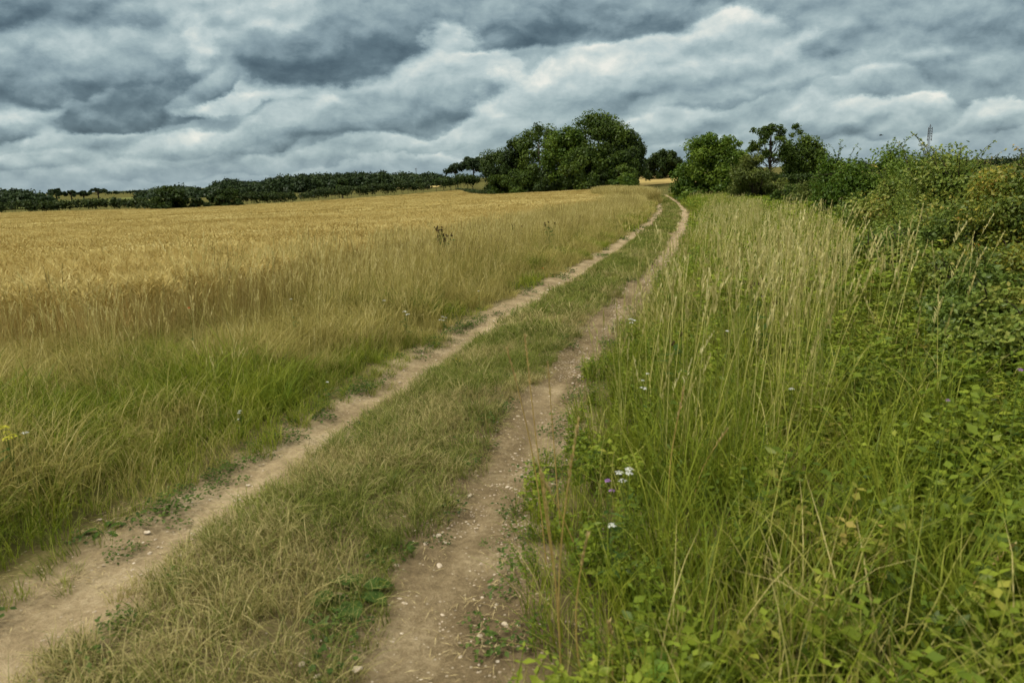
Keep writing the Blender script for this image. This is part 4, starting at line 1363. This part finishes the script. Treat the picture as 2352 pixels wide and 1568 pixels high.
# ------------------------------------------------------------------ single plants, stones and far structures
def base_for(px, py, h=0.0):
    """foot of something h tall whose top is seen at photo point px, py"""
    d = ray(px, py)
    z = 0.0
    P = None
    for _ in range(120):
        t = (z + h - EYE) / d[2]
        P = d * t
        z = .7 * z + .3 * gzf(P[0], P[1])
    return P[0], P[1], gzf(P[0], P[1])


M_WHITE = flat_mat('white_petal', [(.3, (.42, .42, .36)), (.7, (.62, .62, .54))], 60, .2)
M_YELLOW = flat_mat('yellow_petal', [(.3, (.60, .40, .02)), (.7, (.78, .56, .04))], 60, .2)
M_LIME = flat_mat('lime_flower', [(.3, (.42, .42, .04)), (.7, (.60, .56, .08))], 60, .3)
M_PURPLE = flat_mat('purple_petal', [(.3, (.25, .12, .32)), (.7, (.40, .22, .46))], 60, .2)
M_RED = flat_mat('red_petal', [(.3, (.50, .04, .015)), (.7, (.65, .07, .02))], 60, .2)
M_STEM = flat_mat('plant_stem', [(.3, (.08, .12, .02)), (.7, (.16, .20, .04))], 30, .2)
M_LEAF = flat_mat('plant_leaf', [(.3, (.04, .075, .018)), (.7, (.08, .125, .03))], 30, .3)
M_SEEDBROWN = flat_mat('brown_seed', [(.3, (.035, .022, .014)), (.7, (.10, .06, .035))], 60)
M_STRAW = flat_mat('straw_stem', [(.3, (.36, .24, .07)), (.7, (.50, .36, .12))], 40, .25)
M_STRAWHEAD = flat_mat('straw_head', [(.3, (.40, .29, .11)), (.7, (.56, .43, .20))], 60, .25)
M_STEEL = flat_mat('grey_steel', [(.3, (.06, .06, .07)), (.7, (.12, .12, .13))], 2)
M_POLE = flat_mat('weathered_pole', [(.3, (.05, .04, .03)), (.7, (.10, .08, .06))], 4)
M_BIRD = flat_mat('dark_feather', [(.3, (.01, .01, .012)), (.7, (.03, .03, .03))], 20)


def flower(name, label, cat, px, py, h, heads, size, mat, seed, group=None, leafy=10, domed=.35):
    """stem, leaves and one child per flower head"""
    rg = np.random.default_rng(seed)
    size = size * .85
    x, y, z = base_for(px, py, h)
    t = thing(name, label, cat, (x, y, z), group)
    g = Geo()
    tops = []
    for i in range(heads):
        a = rg.uniform(0, 6.28); r = 0 if i == 0 else rg.uniform(.03, .075) * (size / .03) ** .5
        tp = np.array([r * math.cos(a), r * math.sin(a), h - (0 if i == 0 else rg.uniform(0, .06))])
        mid = np.array([tp[0] * .35, tp[1] * .35, h * .6])
        g.tube(np.array([[0, 0, -.01], mid * (.5, .5, .6), mid, tp]), [.0035, .003, .0025, .0018], 5)
        tops.append(tp)
    obj('stem', g.mesh('stem', M_STEM), t)
    for tp in tops:
        g = Geo(); n = 26
        q = disc(rg, n, size * .8)
        q[:, 2] = domed * size * (1 - (np.hypot(q[:, 0], q[:, 1]) / size) ** 2)
        nr = np.stack([q[:, 0] / size * .6, q[:, 1] / size * .6, np.ones(n)], -1) + rg.normal(0, .25, (n, 3))
        g.quads(rg, q + tp, nr, size * .4, rg.random(n))
        g.quads(rg, q * .8 + tp + (0, 0, .002), nr, size * .34, rg.random(n))
        obj('flower_head', g.mesh('flower_head', mat), t)
    if leafy:
        g = Geo(); n = leafy
        zz = rg.uniform(.03, .75, n) * h; a = rg.uniform(0, 6.28, n)
        out = np.stack([np.cos(a), np.sin(a), rg.uniform(.1, .8, n)], -1)
        g.leaves(rg, np.stack([zz * 0, zz * 0, zz], -1), rg.normal(0, .4, (n, 3)) + (0, 0, 1), rg.uniform(.05, .11, n), .018, rg.random(n), 0, out)
        obj('leaves', g.mesh('leaves', M_LEAF), t)
    return t


FL = 'white flowers on the left verge'
FR = 'white flowers on the right verge'
for i, (px, py, h, hd, sz, lab, gr) in enumerate([
        (930, 716, .42, 2, .045, 'white yarrow with two flat heads above the left rut edge, mid way along', FL),
        (1016, 727, .30, 4, .030, 'loose white yarrow of four small heads close to the left rut edge', FL),
        (882, 690, .50, 1, .035, 'single white flower head in dry grass above the two headed yarrow', FL),
        (668, 687, .60, 1, .030, 'lone white flower against the crop edge in the tall dry grass', FL),
        (752, 877, .16, 1, .024, 'small white flower low beside the left rut', FL),
        (551, 943, .22, 3, .018, 'tiny white flowers beside a bent grass blade near the left rut', FL),
        (57, 994, .40, 1, .028, 'white flower in bright grass at the left edge of the view', FL),
        (1100, 668, .40, 1, .03, 'faint white flower far along the left verge', FL),
        (1443, 1087, .46, 4, .030, 'large white yarrow with four heads beside the purple knapweed', FR),
        (1405, 1207, .36, 1, .030, 'single white flower nearest to the camera at the right rut edge', FR),
        (1477, 892, .42, 1, .036, 'round white flower at the right verge edge near the rut bend', FR),
        (1487, 858, .45, 2, .022, 'pair of small white flowers just above the round white flower', FR),
        (1449, 733, .36, 3, .04, 'white flowers beside the right rut at the narrow part', FR),
        (1672, 760, .60, 1, .03, 'white flower among tall pale grass on the right verge', FR),
        (1818, 893, .5, 1, .025, 'small white flower among pale grass above the leafy weeds', FR)]):
    flower('yarrow', lab, 'flower', px, py, h, hd, sz, M_WHITE, 500 + i, gr)
for i, (px, py, h, hd, sz, m, lab, cat, gr) in enumerate([
        (1048, 824, .12, 3, .014, M_YELLOW, 'yellow flowers in the grass strip between the ruts', 'flower', None),
        (12, 985, .48, 5, .035, M_LIME, 'yellow green flower spike at the left edge of the view', 'flower', None),
        (1396, 1106, .52, 2, .020, M_PURPLE, 'purple knapweed beside the large white yarrow', 'flower', 'purple flowers on the right verge'),
        (2342, 852, .75, 1, .022, M_PURPLE, 'purple flower at the right edge of the view', 'flower', 'purple flowers on the right verge'),
        (2176, 921, .60, 1, .018, M_PURPLE, 'pale purple flower among the leafy weeds', 'flower', 'purple flowers on the right verge'),
        (1752, 682, .85, 1, .022, M_PURPLE, 'lilac flower among the tall pale grass', 'flower', 'purple flowers on the right verge'),
        (434, 709, .62, 1, .030, M_RED, 'tiny red poppy at the crop edge', 'poppy', 'red poppies on the left verge'),
        (1247, 616, .35, 1, .030, M_RED, 'red poppy low in the grass far along the left verge', 'poppy', 'red poppies on the left verge')]):
    flower({'poppy': 'poppy'}.get(cat, 'wild_flower'), lab, cat, px, py, h, hd, sz, m, 530 + i, gr, domed=.8)


def seed_plant(name, label, cat, px, py, h, nst, seed, headr=.03, group=None, spread=.28, leafcol=M_LEAF):
    rg = np.random.default_rng(seed)
    x, y, z = base_for(px, py, h)
    t = thing(name, label, cat, (x, y, z), group)
    g = Geo(); gl = Geo()
    for i in range(nst):
        gh = Geo()
        hh = h * rg.uniform(.72, 1.0); a = rg.uniform(0, 6.28); le = rg.uniform(0, spread)
        ts = np.linspace(0, 1, 6); P_ = curve_pts(np.zeros(3), hh, le, a, .0, 1.4, ts)
        g.tube(P_, np.linspace(.008, .004, 6), 5)
        for q in range(4):
            c = P_[-1] + rg.normal(0, .010, 3) - (0, 0, headr * .7 * q)
            n = 14; d = unit(rg, n)
            gh.quads(rg, c + d * headr * .6, d, headr * 1.1, rg.random(len(d)))
        obj('seed_head', gh.mesh('seed_head', M_SEEDBROWN), t)
        n = 9; tl = rg.uniform(.15, .85, n); Pl = curve_pts(np.zeros(3), hh, le, a, .0, 1.4, tl); b = rg.uniform(0, 6.28, n)
        gl.leaves(rg, Pl, rg.normal(0, .4, (n, 3)) + (0, 0, 1), rg.uniform(.10, .2, n), .045, rg.random(n), 0, np.stack([np.cos(b), np.sin(b), b * 0 + .5], -1))
    obj('stems', g.mesh('stems', M_STEM), t)
    obj('leaves', gl.mesh('leaves', leafcol), t)
    return t


seed_plant('thistle', 'tall dark thistle with brown heads standing out of the dry grass', 'thistle', 1022, 520, 1.08, 16, 560, .026, 'thistles in the tall dry grass')
seed_plant('thistle', 'slim brown headed thistle right of the tall dark thistle', 'thistle', 1180, 506, 1.0, 5, 561, .022, 'thistles in the tall dry grass')
seed_plant('thistle', 'faint brown thistle farthest along the left verge', 'thistle', 1262, 503, 1.02, 5, 562, .022, 'thistles in the tall dry grass')
seed_plant('dock', 'rust brown dock among the tall pale grass on the right verge', 'dock plant', 1738, 632, .95, 3, 563, .018, 'dock plants on the right verge')
seed_plant('dock', 'small brown dock near the right rut edge', 'dock plant', 1560, 765, .62, 2, 564, .014, 'dock plants on the right verge')


def broad_plant(name, label, px, py, n, ll, seed, mat=M_LEAF, ratio=.75, rise=.4, group=None):
    rg = np.random.default_rng(seed)
    x, y, z = base_for(px, py)
    t = thing(name, label, 'plant', (x, y, z), group)
    a = np.arange(n) * 2.4 + rg.normal(0, .3, n)
    for i in range(n):
        g = Geo()
        L = ll * rg.uniform(.7, 1.15); st = L * rg.uniform(.3, .7); hz = rise * L * rg.uniform(.5, 1.3)
        d = np.array([math.cos(a[i]), math.sin(a[i]), 0])
        p = np.array([d * 0 + (0, 0, .005), d * st * .6 + (0, 0, hz * .7), d * st + (0, 0, hz)])
        g.tube(p, .0025, 4)
        # rounded leaf blade: fan over a grid, cupped along the rib
        m, w = 7, 5
        tt = np.linspace(0, 1, m); ww = np.linspace(-1, 1, w)
        prof = np.sin(np.clip(tt * .93 + .07, 0, 1) * math.pi) ** .6 * L * ratio * .5
        b = np.array([-d[1], d[0], 0])
        V = p[2] + d * (tt[:, None, None] * L) + b * (ww[None, :, None] * prof[:, None, None]) + np.array([0, 0, 1.0]) * (
            (np.abs(ww)[None, :, None] * prof[:, None, None] * .35) - (tt[:, None, None] ** 2) * L * rg.uniform(.1, .35))
        Q = [(r * w + c, r * w + c + 1, (r + 1) * w + c + 1, (r + 1) * w + c) for r in range(m - 1) for c in range(w - 1)]
        g.add(V.reshape(-1, 3), Q)
        obj('leaf', g.mesh('leaf', mat), t)
    return t


M_LEAF2 = flat_mat('bright_leaf', [(.3, (.10, .19, .025)), (.7, (.19, .29, .05))], 20, .3)
broad_plant('broad_leaved_plant', 'broad leaved green plant in the grass strip between the ruts', 815, 1378, 8, .12, 570)
broad_plant('broad_leaved_plant', 'small grey green leaves at the edge of the left rut', 238, 1225, 5, .085, 571, ratio=.5)
broad_plant('broad_leaved_plant', 'bright green leafy plant at the bottom edge of the view', 1530, 1600, 9, .11, 572, M_LEAF2, .55, 1.2)
broad_plant('broad_leaved_plant', 'low leaf rosette on the bare right rut near the grass strip', 930, 1255, 6, .06, 573, ratio=.45)


def blade_tuft(label, px, py, n, h, w, seed):
    rg = np.random.default_rng(seed)
    x, y, z = base_for(px, py)
    g = Geo()
    b = disc(rg, n, .09)
    g.blades(rg, b, rg.uniform(h * .55, h, n), rg.uniform(.1, .8, n), np.arctan2(b[:, 1], b[:, 0]) + rg.normal(0, .6, n), w, 6, rg.uniform(.05, .5, n), 1.7)
    o = obj('grass_tuft', g.mesh('grass_tuft', M_BRIGHTGRASS), None, (x, y, z))
    return tag(o, label, 'grass tuft', 'bright grass tufts')


M_BRIGHTGRASS = plant_mat('bright_grass', [(0, (.09, .15, .015)), (.5, (.17, .24, .022)), (1, (.28, .32, .05))], [(0, (0, 0, 0))] * 2, use_dry=False, transl=.4, patch=1)
blade_tuft('bright green tuft of wide grass blades at the bottom right', 1650, 1600, 60, .42, .011, 580)
blade_tuft('bright yellow green grass tuft on the left verge near the frame edge', 120, 1080, 90, .45, .009, 581)
blade_tuft('upright green grass tuft beside the left rut, half way along', 640, 940, 50, .35, .009, 582)


def straw_stem(label, bx, by, tx, ty, seed, group='straw stems standing before the right rut', bend=.03, back=1.0):
    rg = np.random.default_rng(seed)
    x, y, z = base_for(bx, by)
    d = ray(tx, ty)
    tip = np.array([0, 0, EYE]) + d * (y * back / d[1])
    t = thing('straw_grass', label, 'grass stem', (x, y, z), group)
    b = np.zeros(3); e = tip - (x, y, z)
    ts = np.linspace(0, 1, 10)
    side = np.array([rg.normal(0, bend), rg.normal(0, bend), 0])
    P_ = b + e * ts[:, None] + side * np.sin(ts * math.pi)[:, None]
    g = Geo(); g.tube(P_, np.linspace(.0034, .0018, 10), 5)
    obj('stem', g.mesh('stem', M_STRAW), t)
    g = Geo()
    n = 46
    f = rg.uniform(.80, 1.0, n)
    q = b + e * f[:, None] + side * np.sin(f * math.pi)[:, None]
    a = rg.uniform(0, 6.28, n)
    g.blades(rg, q - (0, 0, .004), rg.uniform(.014, .03, n), rg.uniform(.1, .5, n), a, .0065, 2, .1, 1.0, 1, None, belly=True)
    obj('seed_head', g.mesh('seed_head', M_STRAWHEAD), t)
    return t


for i, a in enumerate([
        ('tallest straw stem rising across the right rut from the bottom edge', 1300, 1650, 1330, 960),
        ('straw stem leaning left from the bottom edge, beside the tallest one', 1290, 1640, 1245, 1085),
        ('short straw stem right of the tallest one', 1352, 1640, 1350, 1230),
        ('shortest straw stem at the bottom edge, rightmost of its row', 1405, 1640, 1398, 1430),
        ('slanting straw stem crossing behind the tallest one', 1350, 1330, 1240, 1088),
        ('tall straw stem leaning left over the middle of the right rut', 1255, 1300, 1165, 800),
        ('tall straw stem standing beside the one leaning over the rut', 1272, 1310, 1205, 765),
        ('upright straw stem against the right rut, right of the leaning pair', 1290, 1250, 1258, 830),
        ('thick pale straw stem slanting right among the right verge weeds', 1590, 1190, 1672, 985),
        ('tall straw stem upright among the right verge weeds', 1535, 1240, 1572, 890),
        ('long straw stem slanting across the bottom right corner', 2100, 1480, 2330, 1250)]):
    straw_stem(*a, seed=590 + i)

# flints lying in the ruts
FLINTS = [(1010, 1306, .05), (993, 1335, .035), (932, 1393, .04), (820, 1543, .045), (1050, 1141, .025), (1160, 1440, .04), (1105, 1300, .025), (1000, 1290, .03), (1038, 1210, .022),
          (1150, 1085, .02), (1190, 1010, .02), (1090, 1200, .018), (1220, 960, .022), (1265, 930, .018), (980, 1430, .022), (900, 1480, .026), (1080, 1360, .018), (1120, 1170, .016)]
P, u, rg = sample(2.0, 13, 14, lambda X, Y, u: np.exp(-((u - .82) / .28) ** 2), R_(35), seed=90)
smesh = [stone_mesh('flint_stone', 210 + s, 2) for s in range(6)]
lst = [base_for(a, b) + (c,) for a, b, c in FLINTS] + [(p[0], p[1], p[2], float(np.clip(rg.lognormal(-3.9, .35), .012, .05))) for p in P[:60]]
for i, (x, y, z, sz) in enumerate(lst):
    o = obj('flint_stone', smesh[i % 6], None, (x, y, z + sz * .12 + .01))
    o.scale = (sz, sz * rg.uniform(.7, 1), sz * .8); o.rotation_euler = (rg.normal(0, .15), rg.normal(0, .15), rg.uniform(0, 6.28))
    tag(o, 'pale flint stone lying among the grit of the right wheel rut', 'stone', 'flint stones in the right wheel rut')
for (a, b, sz, lab) in [(338, 1227, .035, 'pale stone at the edge of the left rut beside grey green leaves'), (570, 1118, .03, 'pale stone on the middle of the left rut')]:
    x, y, z = base_for(a, b)
    o = obj('flint_stone', smesh[0], None, (x, y, z + .015)); o.scale = (sz, sz, sz)
    tag(o, lab, 'stone', 'flint stones in the left wheel rut')


# lattice mast on the right skyline
def mast():
    D = 700
    x, y = spot(2129, D); zt = top_z(2129, 288, D); z0 = gzf(x, y); H = zt - z0
    t = thing('lattice_mast', 'tall grey lattice radio mast on the right skyline behind the hedge', 'radio mast', (x, y, z0))
    g = Geo()
    cor = [(1, 1), (-1, 1), (-1, -1), (1, -1)]
    lv = np.linspace(0, 1, 15)
    wd = 1.0 - .65 * lv
    for a, b in cor:
        g.tube(np.stack([a * wd, b * wd, lv * H], -1), .09, 4)
    for i in range(len(lv) - 1):
        for j in range(4):
            a, b = cor[j], cor[(j + 1) % 4]
            p0 = (a[0] * wd[i], a[1] * wd[i], lv[i] * H); p1 = (b[0] * wd[i + 1], b[1] * wd[i + 1], lv[i + 1] * H); p2 = (b[0] * wd[i], b[1] * wd[i], lv[i] * H)
            g.tube(np.array([p0, p1]), .06, 4); g.tube(np.array([p0, p2]), .06, 4)
    obj('lattice', g.mesh('lattice', M_STEEL), t)
    for f in (.66, .74, .80, .86, .92):
        g = Geo()
        ww = 1.0 - .65 * f
        for s in (-1, 1):
            g.tube(np.array([[s * (ww + .2), -ww, f * H], [s * (ww + 1.2), -ww, f * H]]), [.2, .45], 8)
            g.tube(np.array([[s * (ww + 1.2), -ww, f * H - 1.2], [s * (ww + 1.2), -ww, f * H + 1.2]]), .25, 6)
        obj('antenna', g.mesh('antenna', M_STEEL), t)
    g = Geo(); g.tube(np.array([[0, 0, H * .98], [0, 0, H * 1.03]]), .2, 5); obj('spike', g.mesh('spike', M_STEEL), t)


mast()
x, y = spot(2344, 320); zt = top_z(2344, 342, 320); z0 = gzf(x, y)
t = thing('utility_pole', 'wooden utility pole with a crossarm at the far right behind the hedge', 'utility pole', (x, y, z0))
g = Geo(); g.tube(np.array([[0, 0, -.3], [0, 0, zt - z0]]), [.16, .11], 8); obj('pole', g.mesh('pole', M_POLE), t)
g = Geo(); g.tube(np.array([[-1.1, 0, zt - z0 - .5], [1.1, 0, zt - z0 - .5]]), .09, 6); obj('crossarm', g.mesh('crossarm', M_POLE), t)
for q in (-1, 0, 1):
    g = Geo(); g.tube(np.array([[q, 0, zt - z0 - .42], [q, 0, zt - z0 - .1]]), [.07, .05], 6); obj('insulator', g.mesh('insulator', M_POLE), t)
x, y = spot(957, 600); z0 = gzf(x, y); zt = top_z(957, 385, 600)
t = thing('slender_mast', 'thin distant mast standing above the ridge wood', 'mast', (x, y, z0))
g = Geo(); g.tube(np.array([[0, 0, 0], [0, 0, zt - z0]]), [.4, .2], 6); obj('pole', g.mesh('pole', M_STEEL), t)
g = Geo(); g.tube(np.array([[-.9, 0, zt - z0 - 1], [.9, 0, zt - z0 - 1]]), .2, 6); obj('aerial', g.mesh('aerial', M_STEEL), t)


def bird():
    D = 62
    x, y = spot(2018, D); z = top_z(2018, 310.5, D)
    g = Geo()
    ts = np.linspace(0, 1, 9)
    prof = np.array([.004, .022, .03, .04, .042, .036, .025, .014, .02])
    path = np.stack([np.zeros(9), .15 - .30 * ts, .01 * np.sin(ts * 3)], -1)
    g.tube(path, prof, 8)
    for s in (-1, 1):
        r = np.array([[0, .05, .01], [0, -.06, .01], [s * .13, .07, .06], [s * .13, -.04, .05], [s * .27, .01, .03], [s * .26, -.05, .03]])
        V = np.concatenate([r, r + (0, 0, .006)])
        Q = [(0, 1, 3, 2), (2, 3, 5, 4), (6, 8, 9, 7), (8, 10, 11, 9), (0, 2, 8, 6), (2, 4, 10, 8), (1, 7, 9, 3), (3, 9, 11, 5), (4, 5, 11, 10)]
        g.add(V, Q)
    o = obj('bird', g.mesh('bird', M_BIRD), None, (x, y, z))
    o.rotation_euler = (0, 0, 1.2)
    tag(o, 'small dark bird flying above the right hedge', 'bird')


bird()
